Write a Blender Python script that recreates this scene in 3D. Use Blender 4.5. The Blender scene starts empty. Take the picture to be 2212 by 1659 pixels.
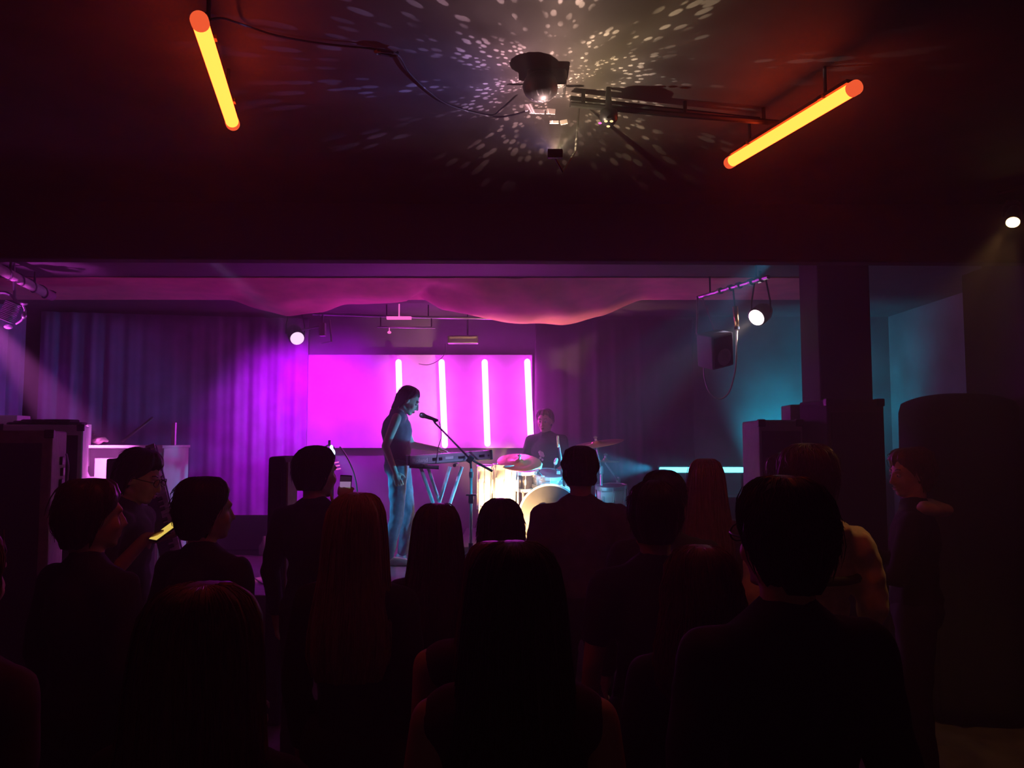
import bpy, math, random
from mathutils import Vector, Matrix, noise
random.seed(7)
V = Vector
S = bpy.context.scene
COL = S.collection
PI = math.pi

# ------------------------------------------------------------------ camera
F = 1703.0
PITCH = math.atan((950 - 829.5) / F)
CAMZ = 1.75
cam = bpy.data.cameras.new('camera')
cam.sensor_width = 36.0
cam.lens = 36.0 * F / 2212.0
cam.clip_start = 0.05
camo = bpy.data.objects.new('camera', cam)
COL.objects.link(camo)
camo.location = (0, 0, CAMZ)
camo.rotation_euler = (PI / 2 + PITCH, 0, 0)
S.camera = camo

def ray(px, py):
    x = (px - 1106) / F; z = (829.5 - py) / F
    return V((x, math.cos(PITCH) - z * math.sin(PITCH), math.sin(PITCH) + z * math.cos(PITCH)))
def P(px, py, d):
    r = ray(px, py); return V((0, 0, CAMZ)) + r * (d / r.y)
def Pz(px, py, z):
    r = ray(px, py); return V((0, 0, CAMZ)) + r * ((z - CAMZ) / r.z)

# ------------------------------------------------------------------ world / exposure
w = bpy.data.worlds.new('world'); S.world = w; w.use_nodes = True
w.node_tree.nodes['Background'].inputs[0].default_value = (0.010, 0.004, 0.010, 1)
w.node_tree.nodes['Background'].inputs[1].default_value = 0.2
S.view_settings.view_transform = 'Standard'
S.view_settings.look = 'None'
S.view_settings.exposure = 0.0
S.view_settings.gamma = 1.0
S.view_settings.use_curve_mapping = False
E_TUBE = 28.0           # stage tubes
E_ORANGE = 15.0
HAZE = 0.05

# ------------------------------------------------------------------ materials
def mat(name, col, rough=0.6, metal=0.0, var=0.15, scale=12.0, bump=0.0, bscale=60.0, spec=0.5, sheen=0.0, stretch=None):
    m = bpy.data.materials.new(name); m.use_nodes = True
    nt = m.node_tree; b = nt.nodes['Principled BSDF']
    b.inputs['Roughness'].default_value = rough
    b.inputs['Metallic'].default_value = metal
    b.inputs['Specular IOR Level'].default_value = spec
    if sheen: b.inputs['Sheen Weight'].default_value = sheen
    tc = nt.nodes.new('ShaderNodeTexCoord')
    mp = nt.nodes.new('ShaderNodeMapping')
    nt.links.new(tc.outputs['Object'], mp.inputs[0])
    if stretch: mp.inputs['Scale'].default_value = stretch
    n = nt.nodes.new('ShaderNodeTexNoise'); n.inputs['Scale'].default_value = scale; n.inputs['Detail'].default_value = 4
    nt.links.new(mp.outputs[0], n.inputs['Vector'])
    r = nt.nodes.new('ShaderNodeValToRGB')
    lo = [c * (1 - var) for c in col]; hi = [min(1, c * (1 + var)) for c in col]
    r.color_ramp.elements[0].position = 0.3; r.color_ramp.elements[1].position = 0.7
    r.color_ramp.elements[0].color = (*lo, 1); r.color_ramp.elements[1].color = (*hi, 1)
    nt.links.new(n.outputs['Fac'], r.inputs['Fac']); nt.links.new(r.outputs['Color'], b.inputs['Base Color'])
    if bump:
        n2 = nt.nodes.new('ShaderNodeTexNoise'); n2.inputs['Scale'].default_value = bscale
        nt.links.new(mp.outputs[0], n2.inputs['Vector'])
        bp = nt.nodes.new('ShaderNodeBump'); bp.inputs['Strength'].default_value = bump
        nt.links.new(n2.outputs['Fac'], bp.inputs['Height']); nt.links.new(bp.outputs['Normal'], b.inputs['Normal'])
    return m
def emis(name, col, strength):
    m = bpy.data.materials.new(name); m.use_nodes = True
    nt = m.node_tree; nt.nodes.remove(nt.nodes['Principled BSDF'])
    e = nt.nodes.new('ShaderNodeEmission'); e.inputs[0].default_value = (*col, 1); e.inputs[1].default_value = strength
    nt.links.new(e.outputs[0], nt.nodes['Material Output'].inputs[0])
    return m
M = {}
M['ceil'] = mat('ceiling_paint', (0.055, 0.046, 0.048), 0.75, scale=4, var=0.35, bump=0.35, bscale=25)
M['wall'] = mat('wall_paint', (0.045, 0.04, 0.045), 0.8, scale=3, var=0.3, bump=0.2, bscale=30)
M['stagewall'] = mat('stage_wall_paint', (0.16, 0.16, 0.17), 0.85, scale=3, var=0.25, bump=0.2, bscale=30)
M['floor'] = mat('club_floor', (0.10, 0.065, 0.055), 0.6, scale=6, var=0.4, bump=0.1)
M['beam'] = mat('beam_paint', (0.020, 0.016, 0.02), 0.85, scale=5, var=0.3, bump=0.2, bscale=30)
M['board'] = mat('pale_board', (0.50, 0.50, 0.52), 0.8, scale=5, var=0.12)
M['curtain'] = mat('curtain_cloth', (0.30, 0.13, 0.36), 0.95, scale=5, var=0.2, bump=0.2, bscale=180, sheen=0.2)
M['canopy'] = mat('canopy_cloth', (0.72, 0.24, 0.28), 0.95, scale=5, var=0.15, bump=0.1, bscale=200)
M['stage'] = mat('stage_boards', (0.16, 0.10, 0.10), 0.55, scale=3, var=0.3, bump=0.1, stretch=(1, 8, 1))
M['black'] = mat('black_plastic', (0.014, 0.013, 0.014), 0.5)
M['blackmetal'] = mat('black_metal', (0.03, 0.03, 0.032), 0.4, 0.6)
M['greymetal'] = mat('grey_metal', (0.30, 0.30, 0.32), 0.35, 0.8)
M['satin'] = mat('satin_grey_tube', (0.55, 0.56, 0.58), 0.4, 0.15)
M['lip'] = mat('lips', (0.36, 0.15, 0.13), 0.5)
M['basshead'] = mat('bass_drum_head', (0.05, 0.05, 0.06), 0.45)
M['chrome'] = mat('chrome', (0.8, 0.8, 0.82), 0.25, 0.55, var=0.05)
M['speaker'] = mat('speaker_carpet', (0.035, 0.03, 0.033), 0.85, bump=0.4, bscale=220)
M['speakerlit'] = mat('lit_speaker_side', (0.20, 0.18, 0.2), 0.8, bump=0.3, bscale=220)  # speaker colour lightened in place of light on the sides
M['grille'] = mat('speaker_grille', (0.02, 0.02, 0.022), 0.5, 0.5, bump=0.5, bscale=400)
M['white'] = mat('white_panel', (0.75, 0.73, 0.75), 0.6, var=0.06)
M['silver'] = mat('keyboard_silver', (0.42, 0.44, 0.50), 0.4, 0.2, var=0.06)
M['brass'] = mat('brass', (0.75, 0.48, 0.22), 0.32, 0.9, var=0.08, scale=60)
M['drumwhite'] = mat('overexposed_drum_shell', (0.85, 0.82, 0.78), 0.35, var=0.05)  # whitened to carry the overexposed look of the drums
M['drumhead'] = mat('drum_head', (0.12, 0.12, 0.14), 0.5, var=0.08)
M['drumdark'] = mat('dark_drum_shell', (0.03, 0.028, 0.035), 0.35, var=0.1)
M['riser'] = mat('riser_carpet', (0.05, 0.045, 0.05), 0.95, bump=0.3, bscale=200)
M['skin'] = mat('skin', (0.55, 0.34, 0.26), 0.55, var=0.08, scale=8)
M['skinpale'] = mat('pale_skin', (0.66, 0.43, 0.34), 0.55, var=0.08, scale=8)
M['denim'] = mat('blue_jeans', (0.16, 0.21, 0.28), 0.85, scale=30, var=0.25, bump=0.2, bscale=200)
M['dkdenim'] = mat('dark_trousers', (0.02, 0.02, 0.028), 0.9, bump=0.2, bscale=200)
M['shoe'] = mat('shoe_leather', (0.03, 0.027, 0.025), 0.5)
M['shoewhite'] = mat('white_shoe', (0.6, 0.6, 0.6), 0.6)
M['eye'] = mat('eye_white', (0.6, 0.6, 0.6), 0.3)
M['pupil'] = mat('pupil', (0.02, 0.015, 0.01), 0.2)
M['cable'] = mat('cable_rubber', (0.012, 0.01, 0.01), 0.6)
M['cablewhite'] = mat('pale_cable', (0.5, 0.5, 0.5), 0.5)
def hairmat(name, col): return mat(name, col, 0.42, scale=40, var=0.35, bump=0.5, bscale=90, stretch=(3, 3, 0.25), spec=0.4)
M['hblack'] = hairmat('black_hair', (0.014, 0.010, 0.010))
M['hbrown'] = hairmat('brown_hair', (0.06, 0.03, 0.022))
M['hred'] = hairmat('auburn_hair', (0.16, 0.06, 0.035))
M['hblond'] = hairmat('blonde_hair', (0.26, 0.15, 0.08))
def clothm(name, col): return mat(name, col, 0.9, scale=20, var=0.2, bump=0.25, bscale=240)
M['cblack'] = clothm('black_cloth', (0.012, 0.011, 0.013))
M['cnavy'] = clothm('navy_cloth', (0.02, 0.02, 0.045))
M['cgrey'] = clothm('grey_cloth', (0.12, 0.10, 0.14))
M['cwine'] = clothm('dark_wine_cloth', (0.06, 0.02, 0.03))
M['cbeige'] = clothm('beige_cloth', (0.66, 0.58, 0.42))
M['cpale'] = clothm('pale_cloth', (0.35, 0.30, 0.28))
M['e_pink'] = emis('stage_tube_glow', (1.0, 0.055, 1.0), E_TUBE)
M['e_orange'] = emis('orange_tube_glow', (1.0, 0.063, 0.008), E_ORANGE)
M['e_orangecap'] = emis('orange_tube_end_glow', (0.95, 0.11, 0.035), 1.0)
M['e_cyan'] = emis('cyan_bar_glow', (0.10, 0.75, 1.0), 6.0)
M['e_white'] = emis('spot_lens_glow', (1.0, 0.80, 0.85), 14.0)
M['e_warm'] = emis('warm_lens_glow', (1.0, 0.62, 0.22), 14.0)
M['e_blue'] = emis('blue_lens_glow', (0.35, 0.75, 1.0), 12.0)
M['e_violet'] = emis('violet_lens_glow', (1.0, 0.65, 1.0), 1.6)
M['e_led'] = emis('small_led_glow', (1.0, 0.6, 0.25), 2.0)
M['e_ledp'] = emis('small_pink_led_glow', (1.0, 0.15, 0.6), 1.5)

# ------------------------------------------------------------------ mesh helpers
ORG = {}
def smoothstep(a, b, x):
    t = min(1, max(0, (x - a) / (b - a))); return t * t * (3 - 2 * t)
def frame(u):
    u = V(u).normalized(); a = V((0, 0, 1)) if abs(u.z) < 0.95 else V((1, 0, 0))
    x = u.cross(a).normalized(); y = u.cross(x).normalized(); return x, y, u
class Sh:
    def __init__(s): s.v = []; s.f = []
    def _add(s, vs, fs):
        o = len(s.v); s.v += [V(p) for p in vs]; s.f += [tuple(i + o for i in f) for f in fs]; return s
    def rings(s, rr, cap=True):
        n = len(rr[0]); vs = [p for r in rr for p in r]; fs = []
        for i in range(len(rr) - 1):
            for j in range(n):
                k = (j + 1) % n
                fs.append((i * n + j, i * n + k, (i + 1) * n + k, (i + 1) * n + j))
        if cap:
            fs.append(tuple(range(n))[::-1]); fs.append(tuple((len(rr) - 1) * n + j for j in range(n)))
        return s._add(vs, fs)
    def tube(s, pts, r, seg=8):
        pts = [V(p) for p in pts]; rs = r if isinstance(r, (list, tuple)) else [r] * len(pts)
        rr = []; px = None
        for i, p in enumerate(pts):
            t = (pts[min(i + 1, len(pts) - 1)] - pts[max(i - 1, 0)])
            if t.length < 1e-9: t = V((0, 0, 1))
            t.normalize()
            if px is None: x, y, _ = frame(t)
            else:
                x = (px - t * px.dot(t))
                x = x.normalized() if x.length > 1e-6 else frame(t)[0]
                y = t.cross(x)
            px = x
            rr.append([p + (x * math.cos(a) + y * math.sin(a)) * rs[i] for a in [2 * PI * j / seg for j in range(seg)]])
        return s.rings(rr)
    def cap(s, p0, r0, p1, r1, seg=12):
        p0 = V(p0); p1 = V(p1); u = p1 - p0
        if u.length < 1e-6: return s.ell(p0, (r0, r0, r0))
        u.normalize(); pts = []; rs = []
        for a in (-80, -55, -28, 0): pts.append(p0 + u * r0 * math.sin(math.radians(a))); rs.append(r0 * math.cos(math.radians(a)))
        for a in (0, 28, 55, 80): pts.append(p1 + u * r1 * math.sin(math.radians(a))); rs.append(r1 * math.cos(math.radians(a)))
        x, y, _ = frame(u)
        return s.rings([[p + (x * math.cos(2 * PI * j / seg) + y * math.sin(2 * PI * j / seg)) * r for j in range(seg)] for p, r in zip(pts, rs)])
    def ell(s, c, r, R=None, seg=14):
        c = V(c); R = R or Matrix.Identity(3); rr = []
        for i in range(1, seg // 2 + 1):
            a = -PI / 2 + PI * (i - 0.5) / (seg // 2)
            rr.append([c + R @ V((r[0] * math.cos(a) * math.cos(b), r[1] * math.cos(a) * math.sin(b), r[2] * math.sin(a))) for b in [2 * PI * j / seg for j in range(seg)]])
        return s.rings(rr)
    def box(s, c, size, R=None):
        c = V(c); R = R or Matrix.Identity(3); h = [q / 2 for q in size]
        vs = [c + R @ V((x * h[0], y * h[1], z * h[2])) for z in (-1, 1) for y in (-1, 1) for x in (-1, 1)]
        return s._add(vs, [(0, 2, 3, 1), (4, 5, 7, 6), (0, 1, 5, 4), (2, 6, 7, 3), (0, 4, 6, 2), (1, 3, 7, 5)])
    def cyl(s, p0, p1, r, r1=None, seg=24):
        x, y, u = frame(V(p1) - V(p0)); r1 = r if r1 is None else r1
        return s.rings([[V(p) + (x * math.cos(2 * PI * j / seg) + y * math.sin(2 * PI * j / seg)) * q for j in range(seg)] for p, q in ((p0, r), (p1, r1))])
    def lathe(s, c, axis, prof, seg=36):
        x, y, u = frame(axis); c = V(c)
        return s.rings([[c + u * h + (x * math.cos(2 * PI * j / seg) + y * math.sin(2 * PI * j / seg)) * r for j in range(seg)] for r, h in prof])
    def grid(s, fn, nu, nv, th=0.01):
        vs = []; fs = []
        for i in range(nu + 1):
            for j in range(nv + 1): vs.append(fn(i / nu, j / nv))
        for i in range(nu):
            for j in range(nv):
                a = i * (nv + 1) + j; fs.append((a, a + 1, a + nv + 2, a + nv + 1))
        return s._add(vs, fs)
    def build(s, name, m, parent=None, origin=None, smooth=None, remesh=None, sm=0, bevel=None, disp=None, solid=None, label=None):
        if origin is None:
            if parent is not None: origin = ORG[parent.name]
            else:
                xs = [p.x for p in s.v]; ys = [p.y for p in s.v]; zs = [p.z for p in s.v]
                origin = V(((min(xs) + max(xs)) / 2, (min(ys) + max(ys)) / 2, min(zs)))
        origin = V(origin)
        me = bpy.data.meshes.new(name)
        me.from_pydata([tuple(p - origin) for p in s.v], [], s.f)
        me.validate(); me.update()
        o = bpy.data.objects.new(name, me); COL.objects.link(o)
        me.materials.append(m if not isinstance(m, str) else M[m])
        if parent is not None:
            o.parent = parent; o.location = origin - ORG[parent.name]
        else: o.location = origin
        ORG[o.name] = origin
        if remesh:
            r = o.modifiers.new('remesh', 'REMESH'); r.mode = 'VOXEL'; r.voxel_size = remesh; r.use_smooth_shade = True
        if sm:
            q = o.modifiers.new('smooth', 'SMOOTH'); q.factor = 0.5; q.iterations = sm
        if disp:
            t = bpy.data.textures.new('folds', 'CLOUDS'); t.noise_scale = disp[1]; t.noise_depth = 1
            q = o.modifiers.new('folds', 'DISPLACE'); q.texture = t; q.strength = disp[0]; q.mid_level = 0.5
        if solid:
            q = o.modifiers.new('thickness', 'SOLIDIFY'); q.thickness = solid
        if bevel:
            q = o.modifiers.new('bevel', 'BEVEL'); q.width = bevel; q.segments = 2; q.limit_method = 'ANGLE'
        if smooth: me.polygons.foreach_set('use_smooth', [True] * len(me.polygons))
        if label: o['label'] = label
        return o
def tag(o, label, cat, group=None):
    o['label'] = label; o['category'] = cat
    if group: o['group'] = group
    return o
def thing(name, loc, label, cat, group=None):
    o = bpy.data.objects.new(name, None); COL.objects.link(o); o.location = loc; ORG[o.name] = V(loc)
    return tag(o, label, cat, group)
def struct(o): o['kind'] = 'structure'; return o
def Rz(a): return Matrix.Rotation(a, 3, 'Z')
def aim(loc, tgt): return (V(tgt) - V(loc)).to_track_quat('-Z', 'Y').to_euler()
def spot(name, parent, loc, tgt, col, en, deg, blend=0.6, rad=0.03):
    l = bpy.data.lights.new(name, 'SPOT'); l.color = col; l.energy = en; l.spot_size = math.radians(deg); l.spot_blend = blend; l.shadow_soft_size = rad
    o = bpy.data.objects.new(name, l); COL.objects.link(o); o.rotation_euler = aim(loc, tgt)
    if parent: o.parent = parent; o.location = V(loc) - ORG[parent.name]
    else: o.location = loc
    return o

# ================================================================== SETTING
CZ = 2.97; SZ = 3.25; STG = 0.57; RZ = STG + 0.15
def boxs(name, x0, x1, y0, y1, z0, z1, m, **k):
    return struct(Sh().box(((x0 + x1) / 2, (y0 + y1) / 2, (z0 + z1) / 2), (x1 - x0, y1 - y0, z1 - z0)).build(name, m, **k))
boxs('floor', -6.2, 5.2, -3.2, 9.9, -0.1, 0.0, 'floor')
boxs('ceiling', -6.2, 5.2, -3.2, 4.02, CZ, CZ + 0.4, 'ceil')
boxs('ceiling_stage', -6.2, 5.2, 4.0, 9.9, SZ, SZ + 0.12, 'ceil')
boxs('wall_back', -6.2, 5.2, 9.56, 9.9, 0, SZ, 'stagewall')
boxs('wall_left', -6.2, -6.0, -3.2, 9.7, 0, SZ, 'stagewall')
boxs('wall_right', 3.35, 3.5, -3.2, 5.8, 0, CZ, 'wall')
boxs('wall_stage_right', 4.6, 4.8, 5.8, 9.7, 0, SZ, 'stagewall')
boxs('wall_return', 3.5, 4.8, 5.65, 5.8, 0, SZ, 'wall')
boxs('wall_rear', -6.0, 3.35, -3.2, -3.0, 0, CZ, 'wall')
# beam, its far side slightly further on the right
sb = Sh()
zb = P(900, 570, 4.10).z
zr = P(1750, 586, 4.6).z
def yb(x): return 4.0 + 0.018 * (x + 1)
pts = []
for x in (-6.0, 4.5):
    y = yb(x); z = zb - 0.0
    pts.append([V((x, y, z)), V((x, y + 0.10, z)), V((x, y + 0.10, SZ + 0.02)), V((x, y, SZ + 0.02))])
sb.rings(pts)
struct(sb.build('ceiling_beam', 'beam', bevel=0.012))
# platform
boxs('stage_platform', -5.9, 3.4, 6.1, 9.55, 0.0, STG, 'stage', bevel=0.01)
# pillar
pl = P(1768, 700, 6.15); pr = P(1882, 700, 6.15)
boxs('pillar', pl.x, pr.x, 6.15, 6.15 + 0.4, 0, SZ, 'beam', bevel=0.015)

# pale board behind the stage tubes
b0 = P(655, 766, 9.45); b1 = P(1150, 968, 9.45)
o = Sh().box(((b0.x + b1.x) / 2, 9.50, (b0.z + b1.z) / 2), (b1.x - b0.x, 0.10, b0.z - b1.z)).build('backdrop_board', 'board', bevel=0.005)
tag(o, 'wide pale board on the back wall glowing magenta behind the four upright tubes', 'board')

# curtains: folded cloth
def curtain(name, p0, p1, z0, z1, folds, amp, m, label, seed=0, group=None):
    rnd = random.Random(seed); ph = [rnd.uniform(0, 6.3) for _ in range(6)]
    d = V(p1) - V(p0); n = V((d.y, -d.x, 0)).normalized()
    def fn(u, v):
        a = amp * (0.55 + 0.45 * math.sin(7 * u + ph[0])) * (1.15 - 0.35 * v)
        w = math.sin(2 * PI * folds * (u + 0.012 * math.sin(9 * u + ph[1])) + 0.5 * math.sin(3 * v + ph[2])) + 0.4 * math.sin(2 * PI * folds * 2.3 * u + ph[3] + v)
        p = V(p0) + d * u + n * a * w
        return V((p.x, p.y, z0 + (z1 - z0) * v))
    o = Sh().grid(fn, int(folds * 14), 14).build(name, m, smooth=True, solid=0.006)
    return tag(o, label, 'curtain', group)
cx0 = P(85, 900, 8.9).x; cx1 = P(665, 800, 9.4).x
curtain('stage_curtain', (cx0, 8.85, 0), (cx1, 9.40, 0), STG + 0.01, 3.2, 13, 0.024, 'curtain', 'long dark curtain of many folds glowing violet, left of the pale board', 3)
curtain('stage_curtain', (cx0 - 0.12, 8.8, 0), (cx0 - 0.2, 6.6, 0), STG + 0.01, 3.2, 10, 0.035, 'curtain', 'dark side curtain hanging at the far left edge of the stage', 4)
curtain('stage_curtain', (P(1156, 800, 9.4).x, 9.42, 0), (P(1500, 800, 9.4).x, 9.48, 0), STG + 0.01, 3.2, 8, 0.02, 'wall', 'curtain behind the drummer, coloured darker for the haze, right of the tubes', 5)  # dark wall colour stands in for haze dulling the folds

# canopy cloth over the stage
back = [(-130, 598), (150, 600), (350, 612), (500, 650), (620, 684), (690, 672), (750, 661), (820, 654), (880, 650), (905, 640), (960, 668), (1050, 690), (1140, 700), (1210, 702), (1300, 684), (1400, 640), (1500, 604), (1600, 599), (1810, 598)]
def lerp_tab(tab, x):
    for a, b in zip(tab, tab[1:]):
        if x <= b[0]:
            t = max(0, (x - a[0]) / (b[0] - a[0])); t = t * t * (3 - 2 * t) * 0.5 + t * 0.5
            return a[1] + (b[1] - a[1]) * t
    return tab[-1][1]
def canopy(u, v):
    px = -120 + u * 1920; d = 7.18 + 1.15 * v
    pb = P(px, lerp_tab(back, px), 8.33); pf = P(px, 597, 7.18)
    z = pf.z + (pb.z - pf.z) * v
    sag = 0.10 * math.sin(PI * v) * (0.6 + 0.4 * math.sin(px / 130.0))
    pin = math.exp(-((px - 955) / 70.0) ** 2 - ((v - 0.25) / 0.25) ** 2)
    cr = math.exp(-((px - (955 - 75 * v)) / 11.0) ** 2) * 0.10 * v
    wr = 0.012 * math.sin(px / 22.0 + 5 * v) * v + 0.02 * noise.noise(V((px / 60.0, v * 3, 0)))
    z = z - sag * (1 - pin) + cr + wr
    z = min(z, SZ - 0.01)
    return V((pf.x + (pb.x - pf.x) * v, d, z))
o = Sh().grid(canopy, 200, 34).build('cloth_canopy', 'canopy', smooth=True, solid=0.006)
tag(o, 'sagging cloth canopy pinned under the ceiling above the stage, lit pink', 'cloth')
t = thing('canopy_hook', P(960, 608, 7.5), 'small shiny metal hook pinning up the middle of the cloth canopy', 'hook')
h = P(960, 608, 7.5)
Sh().tube([h + V((0.03 * math.cos(a), 0, -0.025 + 0.02 * math.sin(a))) for a in [PI + PI * k / 8 for k in range(9)]], 0.006).build('hook', 'chrome', t)
for sx in (-1, 1): Sh().ell(h + V((0.03 * sx, 0, -0.005)), (0.012, 0.012, 0.009)).build('screw_eye', 'chrome', t)

# ================================================================== STAGE TUBES
tubes = [((861, 778), (866, 968), 'leftmost'), ((954, 778), (961, 966), 'second from the left'), ((1047, 778), (1053, 963), 'third from the left'), ((1139, 777), (1147, 962), 'rightmost')]
lab = ['upright glowing white pink light tube directly behind the keyboard player, leftmost of four',
       'upright glowing white pink light tube crossed by the microphone boom, second of four',
       'upright glowing white pink light tube above the right half of the keyboard, third of four',
       'upright glowing white pink light tube beside the drummer, rightmost of four']
for (a, b, _), L in zip(tubes, lab):
    d = 9.32; p0 = P(*a, d); p1 = P(*b, d)
    t = thing('light_tube', V((p1.x, d, p1.z)), L, 'light tube', 'upright light tubes on the back wall')
    Sh().cap(p0 - V((0, 0, 0.025)), 0.037, p1 + V((0, 0, 0.025)), 0.037, 16).build('glowing_tube', 'e_pink', t, smooth=True)
    u = (p1 - p0)
    for k in (0.12, 0.88):
        c = p0 + u * k + V((0, 0.075, 0)); Sh().box(c, (0.05, 0.13, 0.03)).build('bracket', 'black', t)

# ================================================================== ORANGE CEILING TUBES
def orange_tube(p0, p1, L):
    t = thing('ceiling_tube_light', V(((p0.x + p1.x) / 2, (p0.y + p1.y) / 2, p0.z)), L, 'light tube', 'orange tubes under the ceiling')
    u = (p1 - p0).normalized()
    Sh().cyl(p0 + u * 0.02, p1 - u * 0.02, 0.0215).build('glowing_tube', 'e_orange', t, smooth=True)
    for q, s_ in ((p0, 1), (p1, -1)):
        Sh().lathe(q, u * s_, [(0.012, -0.008), (0.022, -0.005), (0.0235, 0.0), (0.0235, 0.022), (0.0215, 0.024)], 20).build('end_cap', 'e_orangecap', t, smooth=True)
    x = V((0, 0, 1)).cross(u).normalized()
    R = Matrix((x, u, V((0, 0, 1)))).transposed()
    Sh().box((p0 + p1) / 2 + V((0, 0, 0.029)), (0.03, (p1 - p0).length - 0.05, 0.012), R).build('mounting_channel', 'black', t)
    for k in (0.2, 0.8):
        q = p0 + (p1 - p0) * k
        Sh().box(q + V((0, 0, 0.024)), (0.05, 0.02, 0.012), R).build('clip', 'black', t)
        Sh().cyl(q + V((0, 0, 0.03)), V((q.x, q.y, CZ)), 0.006, seg=8).build('hanger', 'black', t)
    return t
TZ = CZ - 0.13
orange_tube(Pz(430, 42, TZ), Pz(503, 268, TZ), 'glowing orange tube light under the ceiling at upper left')
orange_tube(Pz(1850, 188, TZ), Pz(1575, 352, TZ), 'glowing orange tube light slanting under the ceiling at upper right')

# cable to ceiling box
zc = CZ - 0.012
pts = [Pz(455, 42, TZ), Pz(480, 40, TZ + 0.04), Pz(520, 52, zc), Pz(600, 78, zc), Pz(700, 95, zc), Pz(800, 105, zc), Pz(835, 110, zc), Pz(862, 122, zc), Pz(882, 155, zc), Pz(915, 188, zc), Pz(960, 222, zc), Pz(1010, 240, zc), Pz(1065, 252, zc), Pz(1100, 250, zc - 0.03), Pz(1138, 240, zc - 0.06)]
def spline(pts, n=6):
    out = []
    for i in range(len(pts) - 1):
        a = pts[max(i - 1, 0)]; b = pts[i]; c = pts[i + 1]; e = pts[min(i + 2, len(pts) - 1)]
        for k in range(n):
            t = k / n
            out.append(0.5 * ((2 * b) + (c - a) * t + (2 * a - 5 * b + 4 * c - e) * t * t + (3 * b - a - 3 * c + e) * t ** 3))
    out.append(pts[-1]); return out
s = Sh(); s.tube(spline(pts), 0.0035, 6)
k0 = Pz(835, 110, zc)
for k in range(7):
    a = k * 0.9; s.tube([k0 + V((0.035 * math.cos(a + q), 0.014 * math.sin(a + q * 1.3), -0.008 * k / 7 - 0.004)) for q in [0, 0.7, 1.4, 2.2, 3.0]], 0.004, 6)
tag(s.build('power_cable', 'cable'), 'thin black cable wandering over the ceiling from the left orange tube to the black fixture', 'cable')

# black ceiling effect box with pale panels
fc = Pz(1180, 215, CZ - 0.09)
t = thing('ceiling_effect_light', V((fc.x, fc.y, CZ)), 'black ceiling fixture with pale stepped plates, in the middle of the ceiling', 'light fixture')
Sh().box(V((fc.x, fc.y, CZ - 0.035)), (0.13, 0.11, 0.06)).build('housing', 'black', t, bevel=0.01)
Sh().ell(V((fc.x - 0.02, fc.y - 0.03, CZ - 0.06)), (0.06, 0.06, 0.05)).build('motor_cover', 'black', t, smooth=True)
yb2 = fc.y + 0.06
def flat(px, py, w, hh, d, m, nm, par, ang=0):
    c = P(px, py, d); Sh().box(c, (w, 0.006, hh), Matrix.Rotation(ang, 3, 'Y')).build(nm, m, par)
dd = fc.y + 0.07
for (px, py, w, hh, an) in ((1142, 232, 0.028, 0.022, -0.2), (1160, 241, 0.05, 0.014, 0.05), (1190, 241, 0.03, 0.018, 0.1), (1197, 264, 0.03, 0.009, 0), (1218, 264, 0.024, 0.014, -0.2)):
    flat(px, py, w, hh, dd, 'cpale', 'plate', t, an)
LL = V((fc.x + 0.03, fc.y + 0.05, CZ - 0.255))
Sh().box(LL + V((0, -0.028, -0.012)), (0.05, 0.02, 0.03)).build('added_glare_cup', 'black', t, bevel=0.003)  # added cup that hides the fleck lamp's hot spot
Sh().tube([V((LL.x + 0.10, LL.y + 0.16, CZ)), V((LL.x + 0.08, LL.y + 0.13, CZ - 0.20)), LL + V((0.03, 0.05, -0.045)), LL + V((0.0, -0.022, -0.024))], 0.0035).build('stem', 'black', t)  # added wire carrying the cup

# track bars to the right tube
t = thing('lighting_rail', Pz(1440, 240, CZ - 0.05), 'pair of dark rails under the ceiling running to the right orange tube', 'rail')
Sh().tube([Pz(1232, 212, CZ - 0.03), Pz(1400, 232, CZ - 0.03), Pz(1640, 258, CZ - 0.03)], 0.009).build('rail', 'blackmetal', t)
Sh().tube([Pz(1232, 225, CZ - 0.06), Pz(1430, 245, CZ - 0.06), Pz(1690, 266, CZ - 0.06)], 0.011).build('rail', 'blackmetal', t)
for px, py in ((1260, 224), (1480, 248), (1650, 262)):
    q = Pz(px, py, CZ - 0.05); Sh().cyl(q, V((q.x, q.y, CZ)), 0.007, seg=8).build('hanger', 'blackmetal', t)

# small mirror effect with three glowing dots
mc = P(1315, 252, Pz(1315, 262, CZ - 0.12).y)
t = thing('mini_effect_light', V((mc.x, mc.y, CZ)), 'small dark dome with tiny glowing lenses hanging beside the ceiling rails', 'light fixture')
Sh().lathe(mc, (0, 0, 1), [(0.004, -0.032), (0.02, -0.026), (0.03, -0.012), (0.032, 0.0), (0.03, 0.02), (0.012, 0.03), (0.008, CZ - mc.z)], 20).build('dome', 'blackmetal', t, smooth=True)
for (px, py, m) in ((1309, 262, 'e_led'), (1321, 262, 'e_led'), (1314, 273, 'e_led'), (1296, 266, 'e_ledp')):
    q = P(px, py, mc.y - 0.034); Sh().ell(q, (0.006, 0.004, 0.0035)).build('lens', m, t)

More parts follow.
